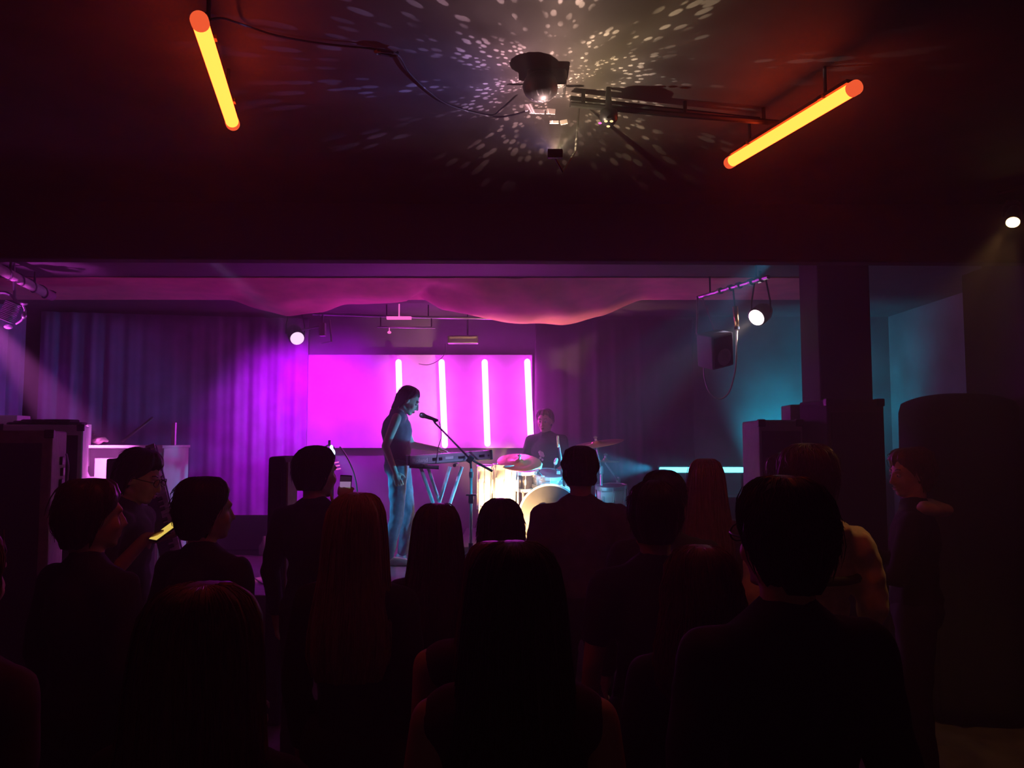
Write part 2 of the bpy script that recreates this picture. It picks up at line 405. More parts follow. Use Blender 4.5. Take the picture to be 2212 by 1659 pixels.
# gobo lamp inside the black fixture throws flecks on the ceiling
def gobo(par, loc, en, name, seedoff, cols, tgt=None, thr=0.37, scale=19):
    l = bpy.data.lights.new(name, 'POINT'); l.energy = en; l.shadow_soft_size = 0.0015
    l.use_nodes = True; nt = l.node_tree; e = nt.nodes['Emission']
    tc = nt.nodes.new('ShaderNodeTexCoord')
    mp = nt.nodes.new('ShaderNodeMapping'); mp.inputs['Location'].default_value = (seedoff, 0.3, 0.1)
    nt.links.new(tc.outputs['Normal'], mp.inputs[0])
    vo = nt.nodes.new('ShaderNodeTexVoronoi'); vo.inputs['Scale'].default_value = scale
    nt.links.new(mp.outputs[0], vo.inputs['Vector'])
    r = nt.nodes.new('ShaderNodeValToRGB')
    r.color_ramp.elements[0].position = thr - 0.06; r.color_ramp.elements[0].color = (1, 1, 1, 1)
    r.color_ramp.elements[1].position = thr; r.color_ramp.elements[1].color = (0.06, 0.06, 0.06, 1)
    nt.links.new(vo.outputs['Distance'], r.inputs[0])
    n = nt.nodes.new('ShaderNodeTexNoise'); n.inputs['Scale'].default_value = 3.2; n.inputs['Detail'].default_value = 1
    nt.links.new(mp.outputs[0], n.inputs['Vector'])
    r2 = nt.nodes.new('ShaderNodeValToRGB'); r2.color_ramp.elements[0].position = 0.44; r2.color_ramp.elements[1].position = 0.60
    nt.links.new(n.outputs['Fac'], r2.inputs[0])
    mul = nt.nodes.new('ShaderNodeMath'); mul.operation = 'MULTIPLY'
    nt.links.new(r.outputs[0], mul.inputs[0]); nt.links.new(r2.outputs[0], mul.inputs[1])
    ad = nt.nodes.new('ShaderNodeMath'); ad.operation = 'ADD'; ad.inputs[1].default_value = 0.13
    nt.links.new(mul.outputs[0], ad.inputs[0])
    sp = nt.nodes.new('ShaderNodeSeparateXYZ'); nt.links.new(tc.outputs['Normal'], sp.inputs[0])
    up = nt.nodes.new('ShaderNodeMapRange'); up.inputs[1].default_value = 0.17; up.inputs[2].default_value = 0.36
    nt.links.new(sp.outputs['Z'], up.inputs[0]); m3 = nt.nodes.new('ShaderNodeMath'); m3.operation = 'MULTIPLY'
    nt.links.new(ad.outputs[0], m3.inputs[0]); nt.links.new(up.outputs[0], m3.inputs[1]); nt.links.new(m3.outputs[0], e.inputs['Strength'])
    mr = nt.nodes.new('ShaderNodeMapRange'); mr.inputs[1].default_value = -1; mr.inputs[2].default_value = 1
    nt.links.new(sp.outputs['X'], mr.inputs[0])
    r3 = nt.nodes.new('ShaderNodeValToRGB')
    r3.color_ramp.elements[0].color = (*cols[0], 1); r3.color_ramp.elements[1].color = (*cols[-1], 1)
    for i, c in enumerate(cols[1:-1]):
        el = r3.color_ramp.elements.new((i + 1) / (len(cols) - 1)); el.color = (*c, 1)
    nt.links.new(mr.outputs[0], r3.inputs[0]); nt.links.new(r3.outputs[0], e.inputs['Color'])
    o = bpy.data.objects.new(name, l); COL.objects.link(o); o.parent = par; o.location = V(loc) - ORG[par.name]
    return o
g = [ob for ob in COL.objects if ob.name == 'ceiling_effect_light'][0]
GOBO = 75.0
gobo(g, LL, GOBO, 'fleck_lamp', 0.0, [(0.22, 0.22, 1.0), (0.75, 0.42, 0.50), (1.0, 0.62, 0.48), (1.0, 0.75, 0.40), (0.6, 0.5, 0.45)])

# ================================================================== STAGE LIGHTING HARDWARE
def par_can(name, pos, tgt, label, lens, r=0.08, L=0.2, cat='stage light', lensr=0.85, group=None, top=None):
    pos = V(pos); u = (V(tgt) - pos).normalized()
    t = thing(name, pos, label, cat, group)
    Sh().lathe(pos, -u, [(r * 0.96, 0.0), (r, 0.003), (r, L * 0.6), (r * 0.7, L * 0.9), (r * 0.35, L), (0.004, L + 0.003)], 24).build('can', 'blackmetal', t, smooth=True)
    Sh().lathe(pos, u, [(r * lensr, -0.004), (r * lensr, 0.003), (0.003, 0.012)], 24).build('lens', lens, t, smooth=True)
    x = u.cross(V((0, 0, 1))).normalized()
    c = pos - u * L * 0.4
    tp = top if top is not None else c.z + r * 2.2
    pts = [c + x * (r + 0.012), c + x * (r + 0.012) + V((0, 0, r * 1.2)), V((c.x, c.y, tp - 0.05)) + x * r * 0.6, V((c.x, c.y, tp - 0.05)) - x * r * 0.6, c - x * (r + 0.012) + V((0, 0, r * 1.2)), c - x * (r + 0.012)]
    Sh().tube(pts, 0.008, 6).build('yoke', 'blackmetal', t)
    Sh().cyl((c.x, c.y, tp - 0.05), (c.x, c.y, tp), 0.012).build('clamp', 'blackmetal', t)
    return t, pos + u * 0.03
# rear lighting bar
d = 8.7
t = thing('lighting_bar', P(860, 688, d), 'thin lighting bar hung above the tubes at the back of the stage', 'lighting bar')
Sh().tube([P(675, 678, d), P(860, 684, d), P(1160, 690, d)], 0.014).build('pipe', 'greymetal', t)
Sh().tube([P(815, 706, d), P(940, 708, d)], 0.010).build('lower_pipe', 'greymetal', t)
for px in (690, 835, 925, 1010, 1140):
    q = P(px, 685, d); Sh().cyl(q, V((q.x, q.y, SZ)), 0.007, seg=8).build('hanger', 'blackmetal', t)
for px in (822, 932):
    Sh().cyl(P(px, 685, d), P(px, 706, d), 0.007, seg=8).build('drop_rod', 'blackmetal', t)
q = P(862, 687, d - 0.06)
o = Sh().box(q, (0.27, 0.05, 0.03)).box(V((q.x, q.y, (q.z + SZ) / 2)), (0.012, 0.012, SZ - q.z)).build('light_batten', 'e_ledp')

tag(o, 'short pink lit batten on the rear lighting bar', 'light batten')
# lamps on it
lp = P(642, 731, 8.4)
t, q = par_can('stage_lamp', lp, P(900, 1300, 5.0), 'lit round stage lamp hanging left of the rear lighting bar', 'e_violet', 0.085, 0.3, top=SZ)
Sh().box(P(697, 712, 8.5), (0.06, 0.07, 0.14)).build('clamp_block', 'greymetal', t)
Sh().tube([P(712, 690, 8.5), P(716, 738, 8.5), P(690, 742, 8.5)], 0.01).build('bracket_arm', 'greymetal', t)
Sh().tube([P(625, 718, 8.5), P(697, 704, 8.5), P(697, 682, 8.6)], 0.012).build('arm', 'greymetal', t)
t = thing('stage_floodlight', P(1000, 733, 8.75), 'dim rectangular floodlight under the right end of the rear lighting bar', 'stage light')
Sh().box(P(1000, 734, 8.75), (0.34, 0.10, 0.09)).build('housing', 'greymetal', t, bevel=0.01)
Sh().box(P(1000, 729, 8.69), (0.30, 0.012, 0.02)).build('front_strip', 'cpale', t)
Sh().cyl(P(1010, 724, 8.75), P(1010, 690, 8.72), 0.01, seg=8).build('stem', 'blackmetal', t)
s = Sh().tube(spline([P(962, 742, 8.7), P(960, 765, 8.7), P(945, 780, 8.8), P(925, 788, 8.9), P(905, 786, 9.0)]), 0.004, 6)
tag(s.build('hanging_wire', 'cable'), 'thin dark wire curling down from the rectangular floodlight', 'wire')
q = P(841, 718, 8.7)
o = Sh().ell(q, (0.022, 0.022, 0.016)).cyl(q, V((q.x, q.y, P(841, 706, 8.7).z)), 0.005, seg=8).build('indicator_lamp', 'e_ledp')
o.name = 'indicator_lamp'; tag(o, 'tiny pink indicator lamp below the rear lighting bar', 'lamp')

# right hand side rig
t = thing('side_pipe', P(1580, 620, 7.0), 'sloping ceiling pipe with clamps on the right above the drums', 'pipe')
a = P(1507, 643, 7.4); b = P(1660, 598, 6.3)
Sh().tube([a, b], 0.018).build('pipe', 'greymetal', t)
for k in (0.35, 0.5, 0.62, 0.78, 0.9):
    c = a + (b - a) * k; Sh().cyl(c - (b - a).normalized() * 0.02, c + (b - a).normalized() * 0.02, 0.03, seg=12).build('pipe_clamp', 'greymetal', t)
for k in (0.2, 0.85):
    c = a + (b - a) * k; Sh().cyl(c, V((c.x, c.y, SZ)), 0.008, seg=8).build('hanger', 'blackmetal', t)
drums_c = P(1130, 1060, 8.1)
lp = P(1634, 686, 6.9)
t, q = par_can('stage_lamp', lp, P(1130, 1050, 8.0) * 0.55 + V((0.9, 2.6, 2.0)) * 0.45, 'brilliant white pink stage lamp on the right throwing a hazy beam', 'e_white', 0.085, 0.2, top=SZ)
WARM = spot('warm_beam', t, q, P(1110, 1062, 8.0), (1.0, 0.70, 0.50), 160, 34, 0.5)
WHITEB = spot('white_beam', t, q + V((-0.02, -0.02, 0)), P(1180, 980, 7.0), (0.75, 0.75, 1.0), 60, 22, 0.8)
t = thing('spot_lamp', P(1590, 685, 6.9), 'small dark lamp with gold glints hanging beside the brilliant stage lamp', 'stage light')
Sh().cyl(P(1588, 662, 6.9), P(1592, 705, 6.9), 0.024, 0.018).build('barrel', 'brass', t, smooth=True)
Sh().cyl(P(1592, 706, 6.9), P(1592, 712, 6.9), 0.024).build('collar', 'blackmetal', t)
Sh().cyl(P(1587, 661, 6.9), P(1583, 616, 6.9), 0.008, seg=8).build('hanger', 'blackmetal', t)
# hanging loudspeaker
c = P(1545, 755, 6.9)
t = thing('hanging_speaker', c, 'dark box loudspeaker hung on a bracket below the sloping pipe', 'speaker')
R = Rz(0.5) @ Matrix.Rotation(0.25, 3, 'X') @ Matrix.Rotation(-0.25, 3, 'Y')
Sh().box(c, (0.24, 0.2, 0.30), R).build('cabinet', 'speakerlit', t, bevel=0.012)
Sh().box(c + R @ V((0, -0.104, 0)), (0.2, 0.01, 0.26), R).build('grille', 'grille', t)
Sh().lathe(c + R @ V((0, -0.112, -0.05)), R @ V((0, -1, 0)), [(0.07, -0.004), (0.075, 0.004), (0.06, 0.004), (0.02, -0.002)], 20).build('cone_ring', 'greymetal', t)
Sh().tube([P(1507, 643, 7.3), P(1506, 720, 7.05), P(1525, 735, 7.0)], 0.01).build('bracket', 'greymetal', t)
Sh().tube([P(1518, 645, 7.3), P(1535, 690, 7.1), P(1545, 718, 7.0)], 0.007).build('brace', 'greymetal', t)
s = Sh().tube(spline([P(1521, 790, 6.95), P(1522, 815, 6.95), P(1532, 845, 6.95), P(1553, 862, 6.95), P(1573, 850, 6.95), P(1584, 820, 6.95), P(1590, 785, 6.95), P(1592, 712, 6.92)]), 0.008, 8)
tag(s.build('cable_loop', 'cablewhite'), 'pale cable hanging in a loop under the box loudspeaker on the right', 'cable')

# left pipe with lamps
t = thing('side_pipe', P(50, 610, 6.8), 'thick magenta lit pipe wrapped with cables at the far left', 'pipe')
a = P(-120, 520, 5.6); b = P(112, 640, 7.3)
Sh().tube([a, b], 0.042, 14).build('pipe', 'cpale', t, smooth=True)
s = Sh(); u = (b - a).normalized(); x, y, _ = frame(u)
s.tube([a + (b - a) * k / 90 + (x * math.cos(k * 0.55) + y * math.sin(k * 0.55)) * 0.047 for k in range(91)], 0.007, 6)
s.build('wrapped_cable', 'cable', t)
for k in (0.55, 0.8):
    c = a + (b - a) * k; Sh().cyl(c, V((c.x, c.y, SZ)), 0.01, seg=8).build('hanger', 'blackmetal', t)
# lamp hanging on it
c = P(20, 665, 6.6)
t = thing('stage_lamp', c, 'ribbed stage lamp hanging from the far left pipe, lit magenta', 'stage light')
s = Sh(); uu = V((-0.35, -0.1, -0.9)).normalized(); c0 = P(30, 655, 6.6)
prof = []
for k in range(12): prof += [(0.055, k * 0.014), (0.065, k * 0.014 + 0.003), (0.065, k * 0.014 + 0.009), (0.055, k * 0.014 + 0.012)]
s.lathe(c0, uu, prof, 22); s.build('ribbed_can', 'greymetal', t)
Sh().tube(spline([P(-30, 640, 6.6), P(0, 632, 6.6), P(22, 636, 6.6), P(40, 655, 6.6), P(52, 656, 6.6)]), 0.014, 8).build('yoke', 'greymetal', t)
Sh().tube([V((P(28, 605, 6.6).x, P(28, 605, 6.6).y, SZ)), P(32, 650, 6.6)], 0.012, 8).build('drop_rod', 'greymetal', t)
Sh().ell(P(52, 656, 6.6), (0.03, 0.03, 0.016)).build('knob', 'greymetal', t)
Sh().ell(P(52, 682, 6.6), (0.022, 0.022, 0.03)).build('knob', 'greymetal', t)
Sh().tube(spline([P(50, 660, 6.6), P(54, 672, 6.6), P(48, 690, 6.6), P(34, 700, 6.6)]), 0.008, 6).build('cable', 'cablewhite', t)
Sh().ell(P(18, 706, 6.6), (0.035, 0.035, 0.02)).build('rim', 'chrome', t)

# assumed magenta wash lamp (out of frame to the left, on the same pipe) and assumed violet wash
c = P(-110, 600, 5.7)
t, q = par_can('stage_lamp', c, P(230, 1000, 6.0), 'assumed magenta stage lamp on the left pipe just past the edge of view', 'e_violet', 0.09, 0.2, top=SZ)  # unseen lamp assumed from the magenta glare on the white cabinet
MAG = spot('assumed_magenta_beam', t, q, P(215, 1000, 6.3), (1.0, 0.16, 0.9), 2000, 20, 0.7)
t2, q2 = par_can('stage_lamp', P(-160, 640, 6.6), P(-20, 900, 9), 'assumed violet stage lamp past the left edge aimed at the side wall', 'e_violet', 0.09, 0.2, top=SZ)  # unseen lamp assumed from the violet light at the left edge
t3, q3 = par_can('stage_lamp', (-2.0, 4.85, 2.97), P(960, 985, 7.3), 'added stage lamp hidden behind the ceiling beam aimed at the keyboard', 'e_violet', 0.07, 0.16, top=SZ)  # unseen lamp added to light the keyboard's rear panel from the front
t4, q4 = par_can('stage_lamp', (1.7, 4.85, 2.97), P(960, 1040, 7.3), 'added cyan lamp hidden behind the ceiling beam, lighting the keyboard stand', 'e_blue', 0.07, 0.16, top=SZ)  # lamp added out of view to put cyan on stand and drums
spot('cyan_front', t4, q4, P(975, 1068, 7.3), (0.02, 0.55, 1.0), 560, 11, 0.9)
spot('added_cyan_kit', t4, q4, P(1230, 1040, 8.0), (0.02, 0.55, 1.0), 950, 16, 0.9)
spot('added_lilac_beam', t3, q3, P(972, 992, 7.3), (0.50, 0.42, 1.0), 420, 12, 0.9)
c5 = P(-170, 870, 6.2)  # lamp added out of view to brighten the wrapped pipe
t5, q5 = par_can('stage_lamp', c5, P(40, 630, 6.6), 'added magenta lamp past the left edge brightening the wrapped pipe', 'e_violet', 0.08, 0.18, top=c5.z + 0.25)
Sh().cyl((c5.x, c5.y, 0), (c5.x, c5.y, c5.z - 0.1), 0.015).build('stand_pole', 'blackmetal', t5)
spot('added_magenta_up', t5, q5, P(40, 650, 6.6), (0.9, 0.08, 1.0), 260, 30, 1.0)
spot('assumed_violet_beam', t2, q2, P(-60, 900, 8.4), (0.55, 0.03, 1.0), 50, 60, 0.9)
# violet wash onto the long curtain, from the lit lamp at the rear bar
lampobj = [ob for ob in COL.objects if ob.get('label', '').startswith('lit round stage lamp')][0]
spot('violet_wash', lampobj, P(642, 745, 8.2), P(680, 890, 9.3), (0.60, 0.005, 1.0), 430, 105, 1.0, 0.06)

# cyan/blue floor lamp to the left of the player
c = P(717, 978, 7.6)
t, q = par_can('floor_lamp', c, c + V((0.75, -0.5, 0.02)), 'bright blue white lamp shining between the phone and the keyboard player', 'e_blue', 0.045, 0.09, top=c.z + 0.12)
Sh().ell(P(716, 968, 7.58), (0.016, 0.016, 0.03)).build('top_lens', 'e_blue', t)
Sh().cyl(V((c.x, c.y + 0.05, c.z - 0.05)), V((c.x, c.y + 0.05, STG + 0.01)), 0.012, seg=10).build('stand_pole', 'blackmetal', t)
Sh().lathe(V((c.x, c.y + 0.05, STG)), (0, 0, 1), [(0.14, 0.0), (0.14, 0.012), (0.02, 0.02)], 24).build('stand_base', 'blackmetal', t)
for k in range(3): Sh().tube([P(722 + 2 * k, 1000 + 7 * k, 7.55), P(732 + 2 * k, 998 + 7 * k, 7.55)], 0.006, 6).build('coil', 'e_ledp', t)
spot('cyan_left', t, q, P(870, 1130, 7.4), (0.03, 0.55, 1.0), 60, 50, 0.6)
c = P(1083, 1172, 7.35); c.z = STG + 0.16
t, q = par_can('stage_lamp', c, P(1105, 1050, 8.0), 'assumed warm floor lamp blazing at the foot of the drum kit, hidden behind the bobbed head', 'e_warm', 0.075, 0.14, top=c.z + 0.12)  # unseen lamp assumed from the warm glare low on the drums
Sh().box(V((c.x, c.y, STG + 0.03)), (0.16, 0.2, 0.06)).build('base', 'blackmetal', t)
Sh().box(V((c.x, c.y - 0.05, STG + 0.09)), (0.03, 0.03, 0.12)).build('foot', 'blackmetal', t)
spot('assumed_warm_up', t, q, P(1110, 1050, 8.0), (1.0, 0.60, 0.25), 480, 78, 0.7)
s = Sh().tube(spline([P(734, 965, 7.5), P(748, 985, 7.5), P(764, 1020, 7.5), P(772, 1060, 7.5), P(774, 1100, 7.5), V((P(776, 1190, 7.5).x, 7.5, STG + 0.008))]), 0.008, 6)
tag(s.build('standing_cable', 'cablewhite'), 'pinkish cable curving down beside the bright blue white lamp', 'cable')

# cyan bar on right, on a flight case
t = thing('light_bar', P(1540, 1030, 7.9), 'short glowing cyan light bar right of the long haired concertgoer', 'light bar')
a = P(1425, 1013, 7.9); b = P(1607, 1017, 7.9)
Sh().box((a + b) / 2, ((b - a).length, 0.05, 0.052)).build('glowing_strip', 'e_cyan', t, bevel=0.01)
Sh().box((a + b) / 2 + V((0, 0.045, 0)), ((b - a).length + 0.02, 0.04, 0.075)).build('housing', 'blackmetal', t)
for q in (a, b): Sh().box(V((q.x * 0.98 + 0.05, q.y + 0.04, (q.z - 0.04 + STG + 0.62) / 2)), (0.04, 0.03, q.z - 0.03 - STG - 0.62)).build('foot', 'blackmetal', t)
CY2 = spot('cyan_right', t, (a + b) / 2 + V((-0.5, -0.08, 0.02)), P(1100, 1010, 7.9), (0.03, 0.50, 1.0), 480, 48, 1.0)
CY3 = spot('cyan_front', t, (a + b) / 2 + V((0.2, -0.1, 0.03)), P(960, 1060, 7.3), (0.03, 0.65, 1.0), 60, 40, 0.8)
mc_ = (a + b) / 2
t = thing('flight_case', V((mc_.x, 7.95, STG)), 'black flight case on the stage carrying the cyan light bar', 'case')
Sh().box(V((mc_.x, 8.0, STG + 0.31)), (0.95, 0.4, 0.62)).build('case_body', 'speaker', t, bevel=0.01)
for sx in (-1, 1):
    for sz in (0.01, 0.61): Sh().box(V((mc_.x + 0.47 * sx, 7.805, STG + sz)), (0.05, 0.02, 0.05)).build('corner', 'chrome', t)
Sh().box(V((mc_.x, 7.795, STG + 0.4)), (0.96, 0.01, 0.02)).build('edge_strip', 'greymetal', t)
# cyan flood assumed out of view behind the right stack
c = P(1700, 1010, 8.9)
t = thing('assumed_floodlight', V((c.x, c.y, STG)), 'assumed cyan floodlight behind the right loudspeakers washing the wall', 'stage light')
Sh().box(V((c.x, c.y, STG + 0.35)), (0.3, 0.12, 0.24)).build('housing', 'blackmetal', t, bevel=0.01)
Sh().box(V((c.x, c.y + 0.065, STG + 0.35)), (0.26, 0.01, 0.2)).build('lens', 'e_cyan', t)
Sh().box(V((c.x, c.y, STG + 0.12)), (0.2, 0.2, 0.24)).build('foot', 'blackmetal', t)
spot('assumed_cyan_wall', t, V((c.x, c.y + 0.1, STG + 0.5)), P(1740, 900, 9.6), (0.0, 0.50, 0.75), 340, 105, 1.0, 0.05)
spot('assumed_cyan_wall_right', t, V((c.x + 0.2, c.y - 0.1, STG + 0.5)), V((4.5, 7.8, 2.0)), (0.0, 0.45, 0.6), 3, 110, 1.0, 0.05)

# warm lamp at the right wall
c = P(2188, 480, 3.7)
t, q = par_can('wall_spotlight', c, c + V((-0.45, -0.55, -0.8)), 'warm yellow spotlight at the right wall near the ceiling', 'e_warm', 0.034, 0.12, top=CZ - 0.02)
Sh().tube([P(2158, 418, 3.75), P(2212, 405, 3.65), P(2300, 385, 3.5)], 0.014).build('rail', 'blackmetal', t)
spot('yellow_beam', t, q + V((0, 0, -0.02)), V((2.75, 4.7, 0)), (1.0, 0.55, 0.18), 34, 34, 1.0)
spot('yellow_side', t, q + V((-0.02, 0, 0)), V((1.25, 3.05, 1.4)), (1.0, 0.5, 0.15), 18, 38, 1.0)

# ================================================================== LOUDSPEAKERS AND GEAR
def speaker(cx, y, w, dep, z0, z1, label, yaw=0, lit='speaker', horn=True, cat='loudspeaker', group=None, handle=0):
    t = thing('loudspeaker', V((cx, y, z0)), label, cat, group); R = Rz(yaw)
    c = V((cx, y, (z0 + z1) / 2)); h = z1 - z0
    Sh().box(c, (w, dep, h), R).build('cabinet', lit, t, bevel=0.012)
    f = lambda x, yy, z: c + R @ V((x, yy, z))
    Sh().box(f(0, -dep / 2 - 0.004, 0), (w * 0.88, 0.012, h * 0.92), R).build('grille', 'grille', t, bevel=0.004)
    for sx in (-1, 1):
        for sz in (-1, 1): Sh().box(f(sx * (w / 2 - 0.02), -dep / 2 + 0.02, sz * (h / 2 - 0.02)), (0.05, 0.05, 0.05), R).build('corner', 'black', t, bevel=0.006)
    for k in range(handle):
        zz = -h * 0.3 + 0.22 * k
        for sx in (-1, 1):
            Sh().box(f(sx * (w / 2 + 0.003), 0.0, zz), (0.012, 0.14, 0.09), R).build('handle_plate', 'blackmetal', t, bevel=0.004)
            Sh().tube([f(sx * (w / 2 + 0.01), -0.05, zz), f(sx * (w / 2 + 0.03), -0.035, zz), f(sx * (w / 2 + 0.03), 0.035, zz), f(sx * (w / 2 + 0.01), 0.05, zz)], 0.007, 8).build('handle', 'greymetal', t)
    return t
# right side stack (seen from behind the crowd, front towards the room)
def xz(px, py, d): q = P(px, py, d); return q.x, q.z
x0, z1 = xz(1650, 907, 5.3); x1, _ = xz(1742, 907, 5.3)
speaker((x0 + x1) / 2 - 0.0, 5.3 + 0.30, x1 - x0, 0.60, 0.0, z1, 'wide black loudspeaker with its left side coloured pale as lit, carrying the small box left of the pillar', yaw=-0.10, lit='speakerlit', handle=3)
x0b, z2 = xz(1716, 873, 5.55); x1b, _ = xz(1772, 868, 5.55)
t = thing('amplifier_box', V(((x0b + x1b) / 2, 5.7, z1)), 'small grey box sitting on the wide right loudspeaker against the pillar', 'box')
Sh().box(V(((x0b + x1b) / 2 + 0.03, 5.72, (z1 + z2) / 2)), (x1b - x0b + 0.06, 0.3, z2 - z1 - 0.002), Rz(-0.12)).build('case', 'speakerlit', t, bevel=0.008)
Sh().box(V(((x0b + x1b) / 2 + 0.03, 5.555, (z1 + z2) / 2)), (0.12, 0.02, 0.05), Rz(-0.12)).build('front_panel', 'grille', t)
x0, z1 = xz(1786, 862, 5.0); x1, _ = xz(1912, 862, 5.0)
speaker((x0 + x1) / 2, 5.25, x1 - x0, 0.45, 0.0, z1, 'tall black loudspeaker in front of the pillar on the right', yaw=0.03)
# draped thing right
def drape(u, v):
    a = u * 2 * PI; x0, _ = xz(1932, 900, 5.35); r = 1.0
    cx = x0 + 0.35; cy = 5.22; hx, hy = 0.345, 0.30
    n = 3.2; ca, sa = math.cos(a), math.sin(a)
    ex = math.copysign(abs(ca) ** (2 / n), ca); ey = math.copysign(abs(sa) ** (2 / n), sa)
    top = xz(2050, 852, 5.3)[1]
    if v < 0.35:
        k = v / 0.35; return V((cx + ex * hx * k * 0.94, cy + ey * hy * k * 0.94, top - 0.07 * k ** 3 - 0.03 * (1 - k) * 0))
    k = (v - 0.35) / 0.65
    return V((cx + ex * hx * (0.94 + 0.05 * k) + 0.018 * math.sin(a * 14) * k, cy + ey * hy * (0.94 + 0.05 * k) + 0.018 * math.cos(a * 11) * k, top - 0.07 - (top - 0.09) * k ** 1.0 + 0.0))
o = Sh().grid(drape, 120, 30).build('covered_equipment', 'cblack', smooth=True, solid=0.006)
tag(o, 'tall equipment under a rounded black cloth cover at the right wall', 'covered equipment')

# left side
xa = P(115, 932, 4.6).x
cn = V((xa, 4.6, 0)) - Rz(0.40) @ V((0.44, -0.31, 0))
t = speaker(cn.x, cn.y, 0.88, 0.62, 0.0, P(60, 930, 4.6).z, 'big black loudspeaker with a magenta lit side at the left edge', yaw=0.40, lit='cpale')  # cabinet coloured pale in place of light on its side
q = V((xa + 0.02, 4.9, 0))
sf = lambda a_, o_, z_: V((xa, 4.6, z_)) + Rz(0.40) @ V((o_, a_, 0))
for k in range(4): Sh().box(sf(0.36 + 0.05 * (k % 2), 0.008, 1.62 - 0.07 * k), (0.02, 0.09, 0.05), Rz(0.40)).build('socket', 'black', t, bevel=0.004)
Sh().tube(spline([sf(.45, .02, 1.66), sf(.4, .04, 1.58), sf(.46, .03, 1.50), sf(.43, .04, 1.38)]), 0.006, 6).build('cable', 'cablewhite', t)
x0, z1 = xz(20, 918, 5.7); x1, _ = xz(181, 918, 5.7)
cn = V((x1, 5.7, 0)) - Rz(0.43) @ V(((x1 - x0) / 2, -0.3, 0))
speaker(cn.x, cn.y, x1 - x0, 0.6, 0.0, z1, 'second black loudspeaker behind the big left one, cables heaped on top', yaw=0.43, lit='white')  # white cabinet colour stands in for the lit strip along its side
s = Sh(); rr = random.Random(3)
for k in range(7):
    cxk = cn.x - 0.14 + 0.05 * k; s.tube([V((cxk + 0.12 * math.cos(a_ * 0.7 + k), cn.y + 0.12 * math.sin(a_ * 0.7 + k), z1 + 0.012 + 0.01 * (k % 3))) for a_ in range(10)], 0.011, 8)
tag(s.build('coiled_cable', 'cable'), 'heap of coiled black cable on top of the second left loudspeaker', 'cable')
q = P(0, 912, 6.6)
o = Sh().box(V((q.x - 0.12, 6.75, q.z - 0.01)), (0.42, 0.25, 0.14), Rz(0.15)).build('small_box', 'white', bevel=0.006)
tag(o, 'small pale box glowing magenta at the left edge behind the loudspeakers', 'box')
o = Sh().box(V((q.x - 0.15, 6.8, (q.z - 0.08) / 2)), (0.7, 0.5, q.z - 0.085)).build('equipment_rack', 'speaker', bevel=0.01)
tag(o, 'dark rack behind the left loudspeakers supporting the small magenta box', 'rack')
# white workbench / shelf
x0, zt = xz(188, 962, 6.45); x1, _ = xz(352, 958, 6.45)
t = thing('white_cabinet', V(((x0 + x1) / 2, 6.7, STG)), 'white cabinet glaring magenta behind the concertgoer with glasses', 'cabinet')
Sh().box(V(((x0 + x1) / 2, 6.72, (zt + STG) / 2)), (x1 - x0, 0.5, zt - STG - 0.03)).build('body', 'white', t, bevel=0.004)
Sh().box(V(((x0 + x1) / 2, 6.70, zt - 0.012)), (x1 - x0 + 0.02, 0.56, 0.024)).build('top', 'white', t, bevel=0.004)
Sh().box(V((x0 + (x1 - x0) * 0.72, 6.462, (zt + STG) / 2)), ((x1 - x0) * 0.5, 0.014, zt - STG - 0.12)).build('door', 'white', t)
Sh().box(V((x0 - 0.0, 6.45, zt + 0.0)), (0.035, 0.05, 0.34)).build('side_post', 'white', t)
Sh().box(V((x1 - 0.02, 6.7, zt + 0.07)), (0.03, 0.03, 0.24)).build('rear_post', 'greymetal', t)
Sh().tube([P(262, 955, 6.6), P(330, 902, 6.8)], 0.012).build('diagonal_bar', 'greymetal', t)
s = Sh(); q = P(213, 952, 6.5)
for k, (dx, dz, r) in enumerate(((0, 0, .03), (-.035, -.005, .022), (.03, .012, .02), (.05, .0, .016), (-.055, .02, .015), (-.07, .05, .012), (-.075, .08, .01))): s.ell(q + V((dx, 0.01 * k, dz)), (r * 1.4, r, r))
tag(s.build('crumpled_cloth', 'cpale', remesh=0.008, sm=2, disp=(0.012, 0.03)), 'crumpled pinkish cloth lying on the white cabinet top', 'cloth')
# black box in front of panel
x0, z1 = xz(243, 990, 6.0)
o = Sh().box(V((x0 + 0.13, 6.05, z1 / 2)), (0.26, 0.3, z1)).build('amplifier_rack', 'speaker', bevel=0.015)
tag(o, 'black upright rack in front of the white cabinet, beside the concertgoer with glasses', 'rack')
# upright keyboard with piano keys
a = P(333, 1040, 5.5); b = P(357, 1140, 5.35); u = (b - a)
a2 = a - u * 0.75; b2 = b + u * 2.2; n_ = V((0.25, -0.96, 0)).normalized(); L = (b2 - a2).length
uu = (b2 - a2).normalized(); xx = uu.cross(n_).normalized(); n_ = xx.cross(uu).normalized()
R = Matrix((xx, n_, uu)).transposed(); c = (a2 + b2) / 2
t = thing('upright_keyboard', V((c.x, c.y, 0)), 'electronic keyboard stood on end with its keys lit pink, right of the glasses wearer', 'keyboard')
Sh().box(c, (0.14, 0.05, L), R).build('case', 'cnavy', t, bevel=0.008)
Sh().box(V((b2.x, b2.y, (b2.z + 0.02) / 2)), (0.22, 0.18, b2.z + 0.02)).build('end_stand', 'speaker', t, bevel=0.01)
nk = 36
for k in range(nk):
    q = a2 + uu * (L * (k + 0.5) / nk)
    Sh().box(q - xx * 0.035 + n_ * 0.03, (0.062, 0.014, L / nk * 0.9), R).build('white_key', 'white', t)
